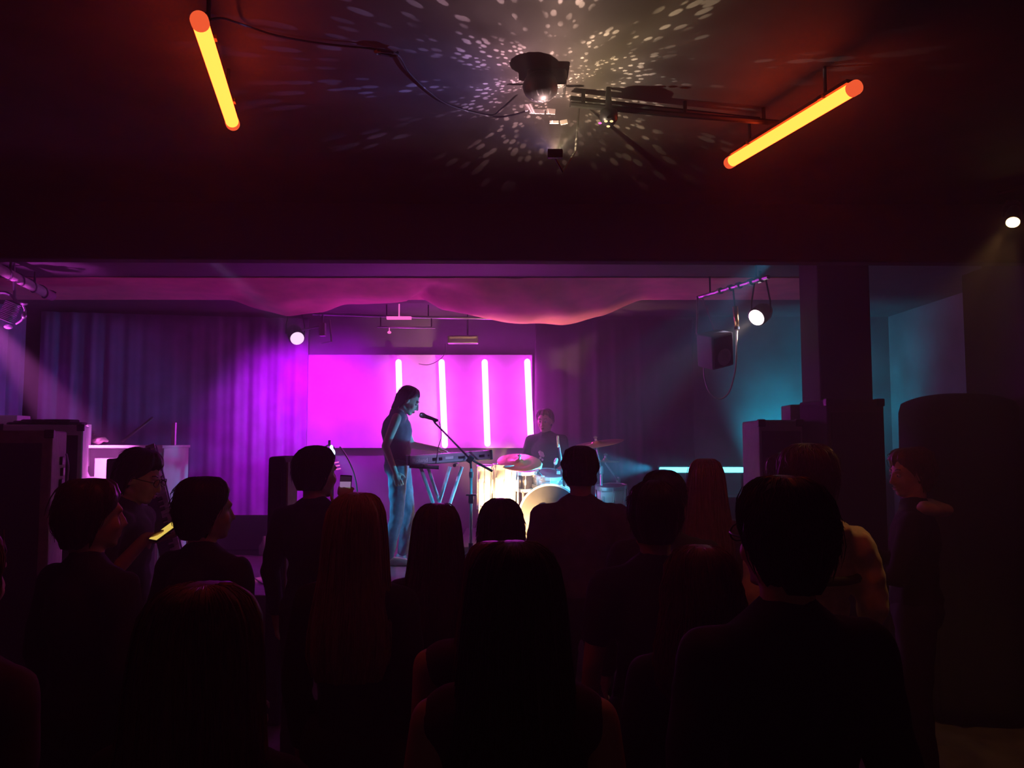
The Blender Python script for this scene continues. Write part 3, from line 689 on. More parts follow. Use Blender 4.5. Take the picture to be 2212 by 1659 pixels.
for k in range(nk):
    if k % 7 in (0, 1, 3, 4, 5):
        q = a2 + uu * (L * (k + 1.0) / nk); Sh().box(q - xx * 0.018 + n_ * 0.041, (0.034, 0.014, L / nk * 0.55), R).build('black_key', 'black', t)
# tall narrow column
x0, z1 = xz(588, 986, 5.0); x1, _ = xz(624, 986, 5.0)
t = thing('column_speaker', V(((x0 + x1) / 2, 5.1, 0)), 'tall narrow dark column with a pale edge, left of the concertgoer holding up a phone', 'loudspeaker')
Sh().box(V(((x0 + x1) / 2 - 0.012, 5.1, z1 / 2)), (x1 - x0 + 0.0, 0.30, z1), Rz(-0.0)).build('cabinet', 'cnavy', t, bevel=0.02)
Sh().box(V((x1 - 0.003, 5.09, z1 / 2 - 0.01)), (0.012, 0.22, z1 - 0.05)).build('side_panel', 'cpale', t, bevel=0.003)
Sh().box(V(((x0 + x1) / 2 - 0.01, 4.945, z1 / 2)), (0.07, 0.01, z1 - 0.2)).build('grille', 'grille', t)
# things on the stage floor between curtain and player
q = P(545, 1120, 8.6)
t = thing('stage_monitor', V((q.x, 8.5, STG)), 'low dark wedge monitor on the stage floor in front of the violet curtain', 'loudspeaker')
Sh()._add([V((q.x + x * 0.28, 8.4 + y, STG + z)) for x in (-1, 1) for (y, z) in ((-0.2, 0), (0.25, 0), (0.25, 0.36), (0.1, 0.38))], [(0, 1, 2, 3), (7, 6, 5, 4), (0, 4, 5, 1), (1, 5, 6, 2), (2, 6, 7, 3), (3, 7, 4, 0)]).build('cabinet', 'speaker', t, bevel=0.01)
Sh()._add([V((q.x + x * 0.24, 8.4 + y, STG + z)) for x in (-1, 1) for (y, z) in ((-0.19, 0.045), (0.07, 0.35), (0.065, 0.36), (-0.195, 0.055))], [(0, 1, 2, 3), (7, 6, 5, 4), (0, 4, 5, 1), (1, 5, 6, 2), (2, 6, 7, 3), (3, 7, 4, 0)]).build('grille', 'grille', t)
q = P(570, 1178, 8.2)
o = Sh().lathe(V((q.x, q.y, STG)), (0, 0, 1), [(0.045, 0), (0.05, 0.01), (0.05, 0.09), (0.03, 0.12), (0.016, 0.15), (0.016, 0.19), (0.004, 0.192)], 20).build('bottle', 'cpale', smooth=True)
tag(o, 'small pale bottle standing on the stage floor near the dark column', 'bottle')
s = Sh().tube(spline([P(470, 1232, 6.6), P(500, 1236, 6.6), P(540, 1240, 6.55), P(575, 1246, 6.5), P(600, 1240, 6.5)]), 0.006, 6)
for i, p in enumerate(s.v): p.z = STG + 0.007 + (p.z - STG) * 0
s2 = Sh().tube([V((p.x, p.y, STG + 0.008)) for p in spline([P(450, 1232, 6.7), P(500, 1238, 6.6), P(540, 1240, 6.9), P(575, 1246, 6.5), P(640, 1240, 6.7)])], 0.006, 6)
tag(s2.build('stage_cable', 'cable'), 'thin cable trailing over the pink lit stage boards left of the dark column', 'cable')

# ================================================================== KEYBOARD ON X STAND
ka = P(881, 996, 7.25); kb = P(1064, 983, 7.40); ku = (kb - ka).normalized(); kL = (kb - ka).length
kback = V((-ku.y, ku.x, 0)).normalized(); kz = ku.cross(kback).normalized()
RK = Matrix((ku, kback, kz)).transposed(); kc = (ka + kb) / 2 + kback * 0.15
t = thing('stage_keyboard', kc, 'silver electronic keyboard on the crossed stand, its rear panel facing the crowd', 'keyboard')
kp = lambda x, y, z: kc + RK @ V((x, y, z))
prof = [(-0.15, -0.035), (-0.15, 0.030), (-0.135, 0.045), (0.0, 0.045), (0.02, 0.02), (0.15, 0.012), (0.15, -0.04), (-0.13, -0.045)]
Sh().rings([[kp(x, y, z) for y, z in prof] for x in (-kL / 2, kL / 2)]).build('case', 'silver', t, bevel=0.004)
for sx in (-1, 1): Sh().box(kp(sx * (kL / 2 - 0.012), 0.0, 0.003), (0.028, 0.302, 0.094), RK).build('end_block', 'speakerlit', t, bevel=0.006)
for k in range(36): Sh().box(kp(-kL / 2 + 0.04 + (kL - 0.08) * (k + 0.5) / 36, 0.085, 0.028), ((kL - 0.08) / 36 * 0.92, 0.13, 0.015), RK).build('white_key', 'white', t)
for k in range(35):
    if k % 7 in (0, 1, 3, 4, 5): Sh().box(kp(-kL / 2 + 0.04 + (kL - 0.08) * (k + 1.0) / 36, 0.055, 0.04), (0.012, 0.08, 0.012), RK).build('black_key', 'black', t)
for (x, w_, h_, m) in ((-0.150, 0.04, 0.026, 'blackmetal'), (-0.095, 0.03, 0.026, 'blackmetal'), (0.10, 0.06, 0.02, 'black'), (0.18, 0.03, 0.02, 'black'), (0.29, 0.05, 0.022, 'blackmetal'), (0.355, 0.014, 0.014, 'black')):
    Sh().box(kp(x, -0.152, 0.0), (w_, 0.008, h_), RK).build('socket_panel', m, t)
Sh().box(kp(-0.01, -0.153, 0.002), (0.075, 0.006, 0.026), RK).build('pale_label', 'white', t, bevel=0.004)
cu = bpy.data.curves.new('lettering', 'FONT'); cu.body = 'Roland'; cu.size = 0.054; cu.extrude = 0.002; cu.align_x = 'LEFT'
cu.space_character = 0.95; cu.offset = 0.0016
to = bpy.data.objects.new('lettering', cu); COL.objects.link(to); to.parent = t
RT = Matrix((ku, kz, -kback)).transposed()
to.rotation_euler = RT.to_euler(); to.location = kp(-kL / 2 + 0.04, -0.154, -0.021) - ORG[t.name]
cu.materials.append(M['white'])
bpy.context.view_layer.update()
lm = bpy.data.meshes.new_from_object(to.evaluated_get(bpy.context.evaluated_depsgraph_get()))
lo = bpy.data.objects.new('lettering', lm); COL.objects.link(lo); lo.parent = t; lo.rotation_euler = to.rotation_euler; lo.location = to.location
bpy.data.objects.remove(to); lo.name = 'lettering'
# stand
t = thing('keyboard_stand', V((P(945, 1212, 7.4).x, 7.42, STG)), 'crossed double tube stand under the keyboard, glinting cyan', 'keyboard stand')
lines = [((908, 1008), (984, 1214), 7.32), ((924, 1008), (992, 1214), 7.52), ((972, 1008), (908, 1214), 7.36), ((998, 1008), (930, 1214), 7.56)]
for (A, B, dd_) in lines:
    p0 = P(*A, dd_); p1 = P(*B, dd_); p1 = V((p1.x, p1.y, STG + 0.02)); p0.z = min(p0.z, kc.z - 0.06)
    Sh().tube([p0, p1], 0.0165, 12).build('tube', 'satin', t, smooth=True)
for px, w_ in ((915, 0.30), (985, 0.30)):
    q = P(px, 1005, 7.42); q.z = kc.z - 0.065
    Sh().tube([V((q.x, 7.22, q.z)), V((q.x, 7.62, q.z))], 0.016, 10).build('support_arm', 'blackmetal', t)
q = P(914, 1008, 7.2); Sh().tube([P(884, 1007, 7.25), P(948, 1010, 7.28)], 0.018, 10).build('front_bar', 'black', t)
q = P(952, 1100, 7.42); Sh().cyl(V((q.x, 7.3, q.z)), V((q.x, 7.58, q.z)), 0.02).build('pivot_bolt', 'blackmetal', t)
for x_ in (P(946, 1214, 7.4).x - 0.15, P(946, 1214, 7.4).x + 0.17): Sh().tube([V((x_, 7.22, STG + 0.02)), V((x_, 7.64, STG + 0.02))], 0.018, 10).build('foot', 'black', t)

# ================================================================== MICROPHONE ON BOOM STAND
dm = 7.05
t = thing('microphone_stand', V((P(1020, 1210, dm).x, dm, STG)), 'boom microphone stand in front of the keyboard, pole partly cyan', 'microphone stand')
m0 = P(912, 897, dm); m1 = P(941, 907, dm)
piv = P(1016, 992, dm)
Sh().tube([P(938, 912, dm), piv, P(1064, 1018, dm - 0.0)], [0.008, 0.009, 0.012], 10).build('boom', 'blackmetal', t, smooth=True)
Sh().box(piv, (0.055, 0.04, 0.07), Matrix.Rotation(0.6, 3, 'Y')).build('pivot_clutch', 'black', t, bevel=0.01)
Sh().tube([piv, V((piv.x + 0.008, dm, P(1018, 1012, dm).z))], 0.010, 10).build('upper_pole', 'blackmetal', t)
Sh().tube([V((piv.x + 0.008, dm, P(1018, 1012, dm).z)), V((piv.x + 0.008, dm, STG + 0.2))], 0.0125, 12).build('pole', 'satin', t, smooth=True)
q = V((piv.x + 0.008, dm, P(1020, 1024, dm).z)); Sh().cyl(q + V((0, 0, 0.02)), q - V((0, 0, 0.03)), 0.019).build('collar', 'greymetal', t)
q = V((piv.x + 0.008, dm, P(1020, 1069, dm).z)); Sh().box(q, (0.09, 0.06, 0.012)).build('clip_tray', 'black', t, bevel=0.003); Sh().box(q - V((0, 0, 0.04)), (0.045, 0.045, 0.07)).build('clip_block', 'black', t, bevel=0.008)
q = V((piv.x + 0.008, dm, STG + 0.2)); Sh().cyl(q, q + V((0, 0, 0.07)), 0.022).build('hub', 'black', t)
for k in range(3):
    a_ = 0.5 + k * 2.094; Sh().tube([q, q + V((0.3 * math.cos(a_), 0.3 * math.sin(a_), -0.19))], 0.009, 8).build('leg', 'blackmetal', t)
t = thing('microphone', m0, 'dark handheld microphone clipped to the boom in front of the singer', 'microphone')
u = (m1 - m0).normalized()
Sh().lathe(m0, u, [(0.003, -0.027), (0.014, -0.025), (0.023, -0.014), (0.0255, 0.0), (0.0245, 0.012), (0.021, 0.022)], 20).build('mesh_head', 'greymetal', t, smooth=True)
Sh().lathe(m0 + u * 0.022, u, [(0.021, 0), (0.018, 0.01), (0.0165, 0.05), (0.012, 0.125), (0.008, 0.13)], 20).build('handle', 'black', t, smooth=True)
Sh().tube([m1 - u * 0.02, m1 + V((-0.005, 0, -0.02)), P(938, 913, dm)], 0.013, 8).build('clip', 'black', t)
s = Sh().tube(spline([m1 + u * 0.03, P(952, 925, dm), P(953, 945, dm - 0.01), P(947, 965, dm - 0.01), P(944, 985, dm), P(941, 1002, dm + 0.02)]), 0.0045, 6)
tag(s.build('microphone_cable', 'cable'), 'thin black cable dangling from the microphone in front of the keyboard', 'cable')

# ================================================================== DRUM KIT
o = Sh().box(V((P(1190, 1160, 8.5).x, 8.52, STG + 0.075)), (1.9, 1.66, 0.15)).build('drum_riser', 'riser', bevel=0.01)
tag(o, 'low carpeted riser under the drum kit', 'riser')
def drum(name, c, axis, r, h, label, shell='drumwhite', head='drumhead', lugs=8, cat='drum', legs=0, hoop='chrome', stand=False):
    c = V(c); ax = V(axis).normalized(); x, y, _ = frame(ax)
    t = thing(name, V((c.x, c.y, max(RZ, c.z - h))), label, cat)
    Sh().cyl(c - ax * h / 2, c + ax * h / 2, r, seg=44).build('shell', shell, t, smooth=True)
    for s_ in (-1, 1):
        q = c + ax * (h / 2 * s_)
        Sh().lathe(q, ax * s_, [(r + 0.002, -0.025), (r + 0.014, -0.025), (r + 0.014, 0.010), (r - 0.004, 0.010), (r - 0.004, 0.0)], 44).build('hoop', hoop, t, smooth=False)
        Sh().lathe(q, ax * s_, [(r, 0.0), (r * 0.98, 0.003), (0.003, 0.003)], 44).build('drum_skin', head, t)
    for k in range(lugs):
        a_ = 2 * PI * k / lugs; w_ = x * math.cos(a_) + y * math.sin(a_); q = c + w_ * (r + 0.01)
        s = Sh(); s.cap(q - ax * h * 0.12, 0.011, q + ax * h * 0.12, 0.011, 8); s.tube([q + w_ * 0.006 - ax * h * 0.5, q + w_ * 0.006 + ax * h * 0.5], 0.004, 6); s.build('lug', 'chrome', t, smooth=True)
    for k in range(legs):
        a_ = 2 * PI * k / legs + 0.4; w_ = x * math.cos(a_) + y * math.sin(a_); q = c + w_ * (r + 0.02)
        s = Sh(); s.tube([V((q.x, q.y, c.z + h * 0.2)), V((q.x, q.y, RZ + 0.01))], 0.008, 8); s.build('leg', 'chrome', t)
    if stand:
        q = c - ax * (h / 2 + 0.02)
        Sh().tube([V((c.x, c.y, q.z)), V((c.x, c.y, RZ + 0.15))], 0.012, 8).build('stand_pole', 'chrome', t)
        for k in range(3):
            a_ = k * 2.1; Sh().tube([V((c.x, c.y, RZ + 0.22)), V((c.x + 0.2 * math.cos(a_), c.y + 0.2 * math.sin(a_), RZ + 0.01))], 0.009, 8).build('leg', 'chrome', t)
            Sh().tube([V((c.x, c.y, q.z - 0.06)), V((c.x + r * math.cos(a_), c.y + r * math.sin(a_), q.z + 0.01))], 0.007, 8).build('basket_arm', 'chrome', t)
    return t
bc = P(1192, 1112, 7.95)
t = drum('bass_drum', bc, (-0.12, -1, 0.02), 0.30, 0.42, 'big bass drum facing the crowd beside the standing man in the middle', hoop='drumwhite', head='basshead', lugs=10)
for sx in (-1, 1): Sh().tube([bc + V((0.27 * sx, -0.08, -0.1)), V((bc.x + 0.36 * sx, bc.y - 0.2, RZ + 0.01))], 0.009, 8).build('spur', 'chrome', t)
q = bc + V((-0.12, -0.222, 0.05)); Sh().lathe(q, (-0.12, -1, 0.02), [(0.062, -0.002), (0.062, 0.006), (0.052, 0.006), (0.052, -0.002)], 28).build('port_ring', 'white', t)
drum('floor_tom', P(1090, 1048, 8.0), (0.03, -0.05, 1), 0.115, 0.40, 'floor drum whitened for its glare, left of the bass drum under the big cymbal', legs=3)
drum('snare_drum', P(1186, 1036, 8.25), (0.05, -0.25, 1), 0.17, 0.13, 'shallow snare drum between the dark tom and the head of the man in the middle', shell='chrome', stand=True)
drum('rack_tom', P(1130, 1030, 8.3), (0.05, -0.35, 1), 0.145, 0.20, 'dark tom drum below the big left cymbal in front of the drummer', shell='drumdark', head='drumdark', stand=True)
drum('small_floor_drum', P(1322, 1085, 8.25), (-0.05, -0.1, 1), 0.15, 0.34, 'pale floor drum right of the man in the middle, mostly hidden', legs=3)
drum('overexposed_stand', P(1048, 1052, 8.1), (0.0, -0.1, 1), 0.075, 0.42, 'slim white drum shape standing in for overexposed stands, right of the microphone stand', lugs=6, legs=3)  # drum shape built in place of overexposed stands
def cymbal(c, r, axis, label, base, lean=(0, 0), name='cymbal'):
    c = V(c); ax = V(axis).normalized()
    t = thing(name, V((base[0], base[1], RZ)), label, 'cymbal')
    Sh().lathe(c, ax, [(r, -0.012), (r * 0.98, -0.0105), (r * 0.6, -0.004), (r * 0.2, 0.002), (r * 0.17, 0.014), (r * 0.08, 0.022), (0.008, 0.024), (0.008, 0.020), (r * 0.16, 0.010), (r * 0.19, -0.001), (r * 0.6, -0.007), (r, -0.0145)], 48).build('bronze_disc', 'brass', t, smooth=True)
    Sh().cyl(c + ax * 0.02, c + ax * 0.045, 0.012).build('felt', 'white', t)
    Sh().cyl(c - ax * 0.03, c + ax * 0.075, 0.006, seg=8).build('rod', 'chrome', t)
    s = Sh(); s.ell(c + ax * 0.06, (0.022, 0.006, 0.012)); s.build('wing_nut', 'chrome', t)
    b = V((base[0], base[1], RZ)); mid = b + V((0, 0, (c.z - RZ) * 0.72))
    Sh().tube([c - ax * 0.03, mid], 0.010, 8).build('boom_arm', 'chrome', t, smooth=True)
    Sh().cap(mid - V((0, 0, 0.03)), 0.024, mid + V((0, 0, 0.02)), 0.024, 10).build('tilter', 'chrome', t, smooth=True)
    Sh().tube([mid, b + V((0, 0, 0.2))], 0.0135, 10).build('pole', 'chrome', t, smooth=True)
    Sh().cyl(b + V((0, 0, 0.42)), b + V((0, 0, 0.49)), 0.024).build('collar', 'chrome', t)
    for k in range(3):
        a_ = 0.9 + k * 2.1; Sh().tube([b + V((0, 0, 0.45)), b + V((0.24 * math.cos(a_), 0.24 * math.sin(a_), 0.012))], 0.010, 8).build('leg', 'chrome', t)
    return t
q = P(1122, 996, 8.0); cymbal(q, 0.225, (0.05, -0.38, 1), 'big orange lit cymbal left of the drummer above the white drum', (q.x - 0.12, 8.12))
q = P(1288, 957, 8.2); cymbal(q, 0.285, (-0.17, -0.10, 1), 'high tilted cymbal right of the head of the man in the middle', (q.x + 0.06, 8.28))
q = P(1308, 994, 8.35); cymbal(q, 0.15, (0.02, -0.03, 1), 'small lower cymbal behind the high tilted one', (q.x + 0.16, 8.55))
# drum hardware clamps that glint around the snare
for (px, py, dd_, L) in ((1166, 1010, 8.05, 'left'), (1200, 1000, 8.1, 'right')):
    t = thing('clip_microphone', P(px, py, dd_), ('small glinting microphone clipped near the %s rim of the snare' % L), 'microphone')
    q = P(px, py, dd_)
    Sh().cap(q, 0.022, q + V((0.01, -0.02, 0.035)), 0.018, 10).build('capsule', 'chrome', t, smooth=True)
    Sh().tube([q, q + V((-0.01, 0.02, -0.05)), q + V((0.03, 0.04, -0.09))], 0.008, 8).build('gooseneck', 'blackmetal', t)
    Sh().box(q + V((0.03, 0.04, -0.1)), (0.04, 0.03, 0.035)).build('clamp', 'chrome', t, bevel=0.006)
t = thing('drum_microphone_stand', V((P(1216, 1100, 8.1).x, 8.1, RZ)), 'thin cyan lit stand leaning up between the drummer and the man in the middle', 'microphone stand')
a = P(1205, 943, 8.05); b = P(1218, 1035, 8.1)
Sh().tube([a, b], 0.011, 10).build('boom', 'greymetal', t, smooth=True)
Sh().cap(a + V((0, 0, 0.0)), 0.014, a + V((0.004, 0, -0.10)), 0.014, 10).build('capsule', 'greymetal', t, smooth=True)
Sh().tube([b, V((b.x + 0.01, 8.1, RZ + 0.02))], 0.012, 10).build('pole', 'blackmetal', t)
Sh().lathe(V((b.x + 0.01, 8.1, RZ)), (0, 0, 1), [(0.11, 0), (0.11, 0.012), (0.015, 0.03)], 24).build('base', 'blackmetal', t)
t = thing('drum_throne', V((P(1180, 1000, 9.02).x, 9.02, RZ)), 'round black drum stool under the drummer', 'stool')
c = V((P(1180, 1000, 9.02).x, 9.02, RZ))
Sh().lathe(c + V((0, 0, 0.42)), (0, 0, 1), [(0.15, 0), (0.17, 0.02), (0.17, 0.07), (0.13, 0.09), (0.004, 0.092)], 28).build('seat', 'black', t, smooth=True)
Sh().cyl(c + V((0, 0, 0.2)), c + V((0, 0, 0.42)), 0.014).build('pole', 'chrome', t)
for k in range(3): Sh().tube([c + V((0, 0, 0.25)), c + V((0.2 * math.cos(k * 2.1), 0.2 * math.sin(k * 2.1), 0.012))], 0.010, 8).build('leg', 'chrome', t)

# ================================================================== PEOPLE
def make_hand(sh, w, u, n, side, sc, curl=0.35, th=0.5):
    """w wrist, u finger direction, n palmar normal, side +1 when the thumb lies along u x n"""
    u = V(u).normalized(); n = (V(n) - u * V(n).dot(u)).normalized(); l = u.cross(n) * side
    R = Matrix((l, n, u)).transposed()
    sh.ell(w + u * 0.048 * sc, (0.040 * sc, 0.016 * sc, 0.054 * sc), R, 12)
    sh.cap(w, 0.026 * sc, w + u * 0.05 * sc, 0.026 * sc, 8)
    for k, (off, ln, r) in enumerate(((-0.031, 0.060, 0.0085), (-0.011, 0.074, 0.0092), (0.010, 0.080, 0.0095), (0.031, 0.072, 0.0095))):
        p = w + (u * 0.090 + l * off) * sc; a = curl * 0.6; sp = off * 3.0
        for q, fr in enumerate((0.45, 0.32, 0.23)):
            dr = (u * math.cos(a) + n * math.sin(a) + l * sp * 0.5).normalized(); p2 = p + dr * ln * fr * sc
            sh.cap(p, r * sc * (1 - 0.1 * q), p2, r * sc * (0.92 - 0.1 * q), 8); p = p2; a += curl * (1.1 + 0.2 * k * 0)
    p = w + (u * 0.030 + l * 0.034) * sc; dr = (u * 0.65 + l * 0.65 + n * th).normalized()
    p2 = p + dr * 0.042 * sc; sh.cap(p, 0.0125 * sc, p2, 0.0105 * sc, 8); dr = (u * 0.85 + l * 0.3 + n * th).normalized()
    sh.cap(p2, 0.0105 * sc, p2 + dr * 0.032 * sc, 0.0085 * sc, 8)

def interp_rings(tab, t):
    x = t * (len(tab) - 1); i = min(int(x), len(tab) - 2); f = x - i
    return [tab[i][k] + (tab[i + 1][k] - tab[i][k]) * f for k in range(5)]
# z rel head centre, half width, back radius, front radius, y centre
HAIR = {
 'short': [(.128, .012, .012, .012, -.01), (.122, .035, .045, .045, -.008), (.105, .060, .074, .066, -.008), (.075, .078, .094, .084, -.01), (.04, .085, .104, .072, -.012), (.01, .085, .106, .03, -.012), (-.02, .080, .102, .008, -.014), (-.05, .070, .092, -.01, -.016), (-.078, .055, .074, -.025, -.02)],
 'full': [(.136, .014, .014, .014, -.01), (.131, .045, .055, .055, -.008), (.112, .072, .088, .078, -.008), (.078, .090, .106, .092, -.01), (.035, .098, .116, .076, -.012), (-.005, .098, .118, .032, -.012), (-.045, .084, .108, .002, -.014), (-.085, .064, .086, -.012, -.02), (-.108, .046, .068, -.02, -.025)],
 'bob': [(.136, .014, .014, .014, -.01), (.131, .045, .055, .055, -.008), (.112, .072, .088, .078, -.008), (.078, .092, .108, .092, -.01), (.035, .102, .120, .080, -.012), (-.01, .108, .124, .05, -.012), (-.055, .112, .122, .035, -.014), (-.10, .108, .112, .02, -.016), (-.14, .085, .085, .0, -.03)],
 'long': [(.136, .014, .014, .014, -.01), (.131, .045, .055, .055, -.008), (.112, .070, .086, .076, -.008), (.075, .088, .104, .09, -.01), (.02, .097, .114, .07, -.012), (-.05, .104, .115, .045, -.015), (-.12, .112, .112, .03, -.02), (-.20, .125, .110, .02, -.035), (-.29, .138, .105, .0, -.055), (-.38, .140, .095, -.01, -.07), (-.45, .115, .07, -.01, -.08)],
 'tied': [(.128, .012, .012, .012, -.01), (.122, .035, .045, .045, -.008), (.105, .060, .074, .066, -.008), (.075, .077, .092, .084, -.01), (.04, .082, .101, .070, -.012), (.0, .079, .100, .02, -.012), (-.04, .066, .092, -.01, -.018), (-.085, .045, .075, -.02, -.03), (-.13, .032, .055, .0, -.045)],
}
def hair_surface(kind, wf, lf):
    tab = [list(r) for r in HAIR[kind]]
    for r in tab:
        if r[0] < -0.02: r[0] = -0.02 + (r[0] + 0.02) * lf
    def fn(th, t, off=0.0):
        z, rx, rb, rf, yc = interp_rings(tab, t); c = math.cos(th); s = math.sin(th)
        ry = rf if c > 0 else rb
        p = max(0, 1 - abs(c))
        return V(((rx * wf + off) * s, yc + (ry + off) * c, z))
    return fn

NP = [0]
def person(label, px, pyt, d, base=0.0, yaw=0.0, bw=1.0, hair='short', hm='hblack', top='cblack', sleeve='long', pants='dkdenim', skin='skin',
           hp=(0, 0), hs=1.0, hw=1.0, hl=1.0, hn=0.006, strands=160, J=None, hands=None, seated=False, detail=False, glasses=False,
           shoes='shoe', vox=0.0085, scale=None, tdisp=0.02, xoff=0.0, group=None, reach=None, hood=None, curly=False, td=1.0):
    NP[0] += 1; rnd = random.Random(100 + NP[0])
    top_p = P(px, pyt, d)
    sc = scale if scale else (top_p.z - base) / 1.765
    loc = V((top_p.x + xoff, d, base))
    Rw = Rz(yaw)
    W = lambda p: loc + Rw @ (V(p) * sc)
    D = dict(pel=(0, 0, .95), neck=(0, -.01, 1.455), head=(0, .008, 1.625),
             sR=(.185 * bw, -.005, 1.385), sL=(-.185 * bw, -.005, 1.385), eR=(.235 * bw, -.03, 1.13), eL=(-.235 * bw, -.03, 1.13),
             wR=(.245 * bw, .05, .885), wL=(-.245 * bw, .05, .885), hR=(.09, 0, .93), hL=(-.09, 0, .93), kR=(.10, .012, .50), kL=(-.10, .012, .50),
             aR=(.105, -.03, .085), aL=(-.105, -.03, .085))
    if J: D.update(J)
    D = {k: V(v) for k, v in D.items()}
    for s_, (pt, dd_) in (reach or {}).items():
        lp_ = Rw.transposed() @ ((V(pt) - loc) / sc); D['w' + s_] = lp_ - V(dd_).normalized() * .075
        S0 = D['s' + s_]; T = D['w' + s_]; mid = (S0 + T) / 2; L_ = (T - S0).length; hh = math.sqrt(max(0, .275 ** 2 - (L_ / 2) ** 2))
        pole = V((.35 if s_ == 'R' else -.35, -.35, -1)); ax = (T - S0).normalized(); pole = (pole - ax * pole.dot(ax)).normalized(); D['e' + s_] = mid + pole * hh
    HR = Matrix.Rotation(hp[1], 3, 'Z') @ Matrix.Rotation(hp[0], 3, 'X')
    Hc = D['head']
    hpnt = lambda x, y, z: Hc + HR @ (V((x, y, z)) * hs)
    spine = (D['neck'] - D['pel']); su = spine.normalized()
    sx = (D['sR'] - D['sL']).normalized(); sy = su.cross(sx).normalized(); sx2 = sy.cross(su).normalized()
    RS = Matrix((sx2, sy, su)).transposed()
    def sp(x, y, f): return D['pel'] + spine * f + RS @ V((x, y, 0))
    def torso(sh, g, lo=True):
        sh.ell(sp(0, 0, .66), (.155 * bw + g, .105 * td + g, .175 + g), RS)
        sh.ell(sp(0, .0, .32), (.132 * bw + g, .095 * td + g, .16 + g), RS)
        sh.cap(D['sR'] * .86 + D['sL'] * .14, .062 + g, D['sL'] * .86 + D['sR'] * .14, .062 + g)
        sh.cap(D['neck'] + V((0, 0, .005)), .060 + g * .7, D['sR'] * .82 + D['sL'] * .18 + V((0, 0, .0)), .046 + g)
        sh.cap(D['neck'] + V((0, 0, .005)), .060 + g * .7, D['sL'] * .82 + D['sR'] * .18 + V((0, 0, .0)), .046 + g)
    def pelvis(sh, g): sh.ell(D['pel'] + V((0, -.005, 0)), (.158 * bw + g, .112 + g, .125 + g), RS)
    body = Sh(); torso(body, 0); pelvis(body, 0)
    for s_ in 'RL':
        body.cap(D['s' + s_], .050, D['e' + s_], .038); body.cap(D['e' + s_], .038, D['w' + s_], .027)
        body.cap(D['h' + s_], .088, D['k' + s_], .056); body.cap(D['k' + s_], .056, D['a' + s_], .038)
        fw = V((0, .1, -.045)); body.cap(D['a' + s_] + V((0, -.02, -.03)), .036, D['a' + s_] + fw, .030); body.cap(D['a' + s_] + fw, .03, D['a' + s_] + V((0, .16, -.055)), .022)
        u = (D['w' + s_] - D['e' + s_]).normalized(); side = 1 if s_ == 'R' else -1
        hd = (hands or {}).get(s_, {})
        uu = V(hd.get('u', u)); nn = V(hd.get('n', (-side, 0.1, 0)))
        # thumb points forward for a hanging arm
        l = uu.cross(nn - uu * nn.dot(uu)); want = V(hd.get('thumb', (0, 1, 0.2))); sd = 1 if l.dot(want) > 0 else -1
        make_hand(body, D['w' + s_], uu, nn, sd, 1.0, hd.get('curl', 0.42), hd.get('th', 0.35))
    body.cap(D['neck'] - V((0, 0, .03)), .060, hpnt(0, -.018, -.055), .054)
    body.ell(hpnt(0, -.008, .02), (.074 * hs, .094 * hs, .096 * hs), HR, 16); body.ell(hpnt(0, .026, -.035), (.061 * hs, .066 * hs, .080 * hs), HR, 16)
    body.ell(hpnt(0, .062, -.097), (.027 * hs, .024 * hs, .02 * hs), HR, 10)
    body.cap(hpnt(-.05, -.01, -.07), .018, hpnt(-.018, .065, -.098), .015, 8); body.cap(hpnt(.05, -.01, -.07), .018, hpnt(.018, .065, -.098), .015, 8)
    body.cap(hpnt(0, .090, .005), .010, hpnt(0, .108, -.035), .0125, 8); body.cap(hpnt(-.013, .094, -.04), .009, hpnt(.013, .094, -.04), .009, 8)
    body.cap(hpnt(-.034, .078, .022), .013, hpnt(.034, .078, .022), .013, 8)
    body.ell(hpnt(.038, .058, -.035), (.024, .024, .026), HR, 10); body.ell(hpnt(-.038, .058, -.035), (.024, .024, .026), HR, 10)
    body.ell(hpnt(0, .088, -.064), (.021, .010, .006), HR, 10); body.ell(hpnt(0, .086, -.075), (.018, .010, .007), HR, 10)
    for q in (-1, 1): body.ell(hpnt(.076 * q, -.006, -.012), (.010, .020, .032), HR, 10)
    def world(sh):
        sh.v = [W(p) for p in sh.v]; return sh
    bo = world(body).build('person', skin, origin=loc, remesh=vox, sm=3)
    tag(bo, label, 'person', group)
    # clothing
    sh = Sh(); torso(sh, .016)
    sh.ell(sp(0, 0, .12), (.150 * bw + .014, .112 + .012, .13), RS)
    for s_ in 'RL':
        S0, E, Wr = D['s' + s_], D['e' + s_], D['w' + s_]
        if sleeve == 'long': sh.cap(S0, .068, E, .053); sh.cap(E, .053, E + (Wr - E) * .93, .038)
        elif sleeve == 'short': sh.cap(S0, .066, S0 + (E - S0) * .62, .058)
        elif sleeve == 'none': pass
    if hood:
        for k in range(7):
            a_ = -1.35 + 2.7 * k / 6; sh.ell(D['neck'] + V((.105 * math.sin(a_), -.035 - .075 * math.cos(a_), -.005)), (.048, .045, .04))
    gname = {'long': 'jacket', 'short': 't_shirt', 'none': 'tank_top'}[sleeve]
    world(sh).build(gname, top, bo, remesh=.012, sm=4, disp=(tdisp, .09))
    sh = Sh(); pelvis(sh, .012)
    for s_ in 'RL':
        sh.cap(D['h' + s_], .100, D['k' + s_], .068); sh.cap(D['k' + s_], .068, D['a' + s_] + (D['k' + s_] - D['a' + s_]) * .03, .055)
    world(sh).build('trousers', pants, bo, remesh=.013, sm=4, disp=(.014, .07))
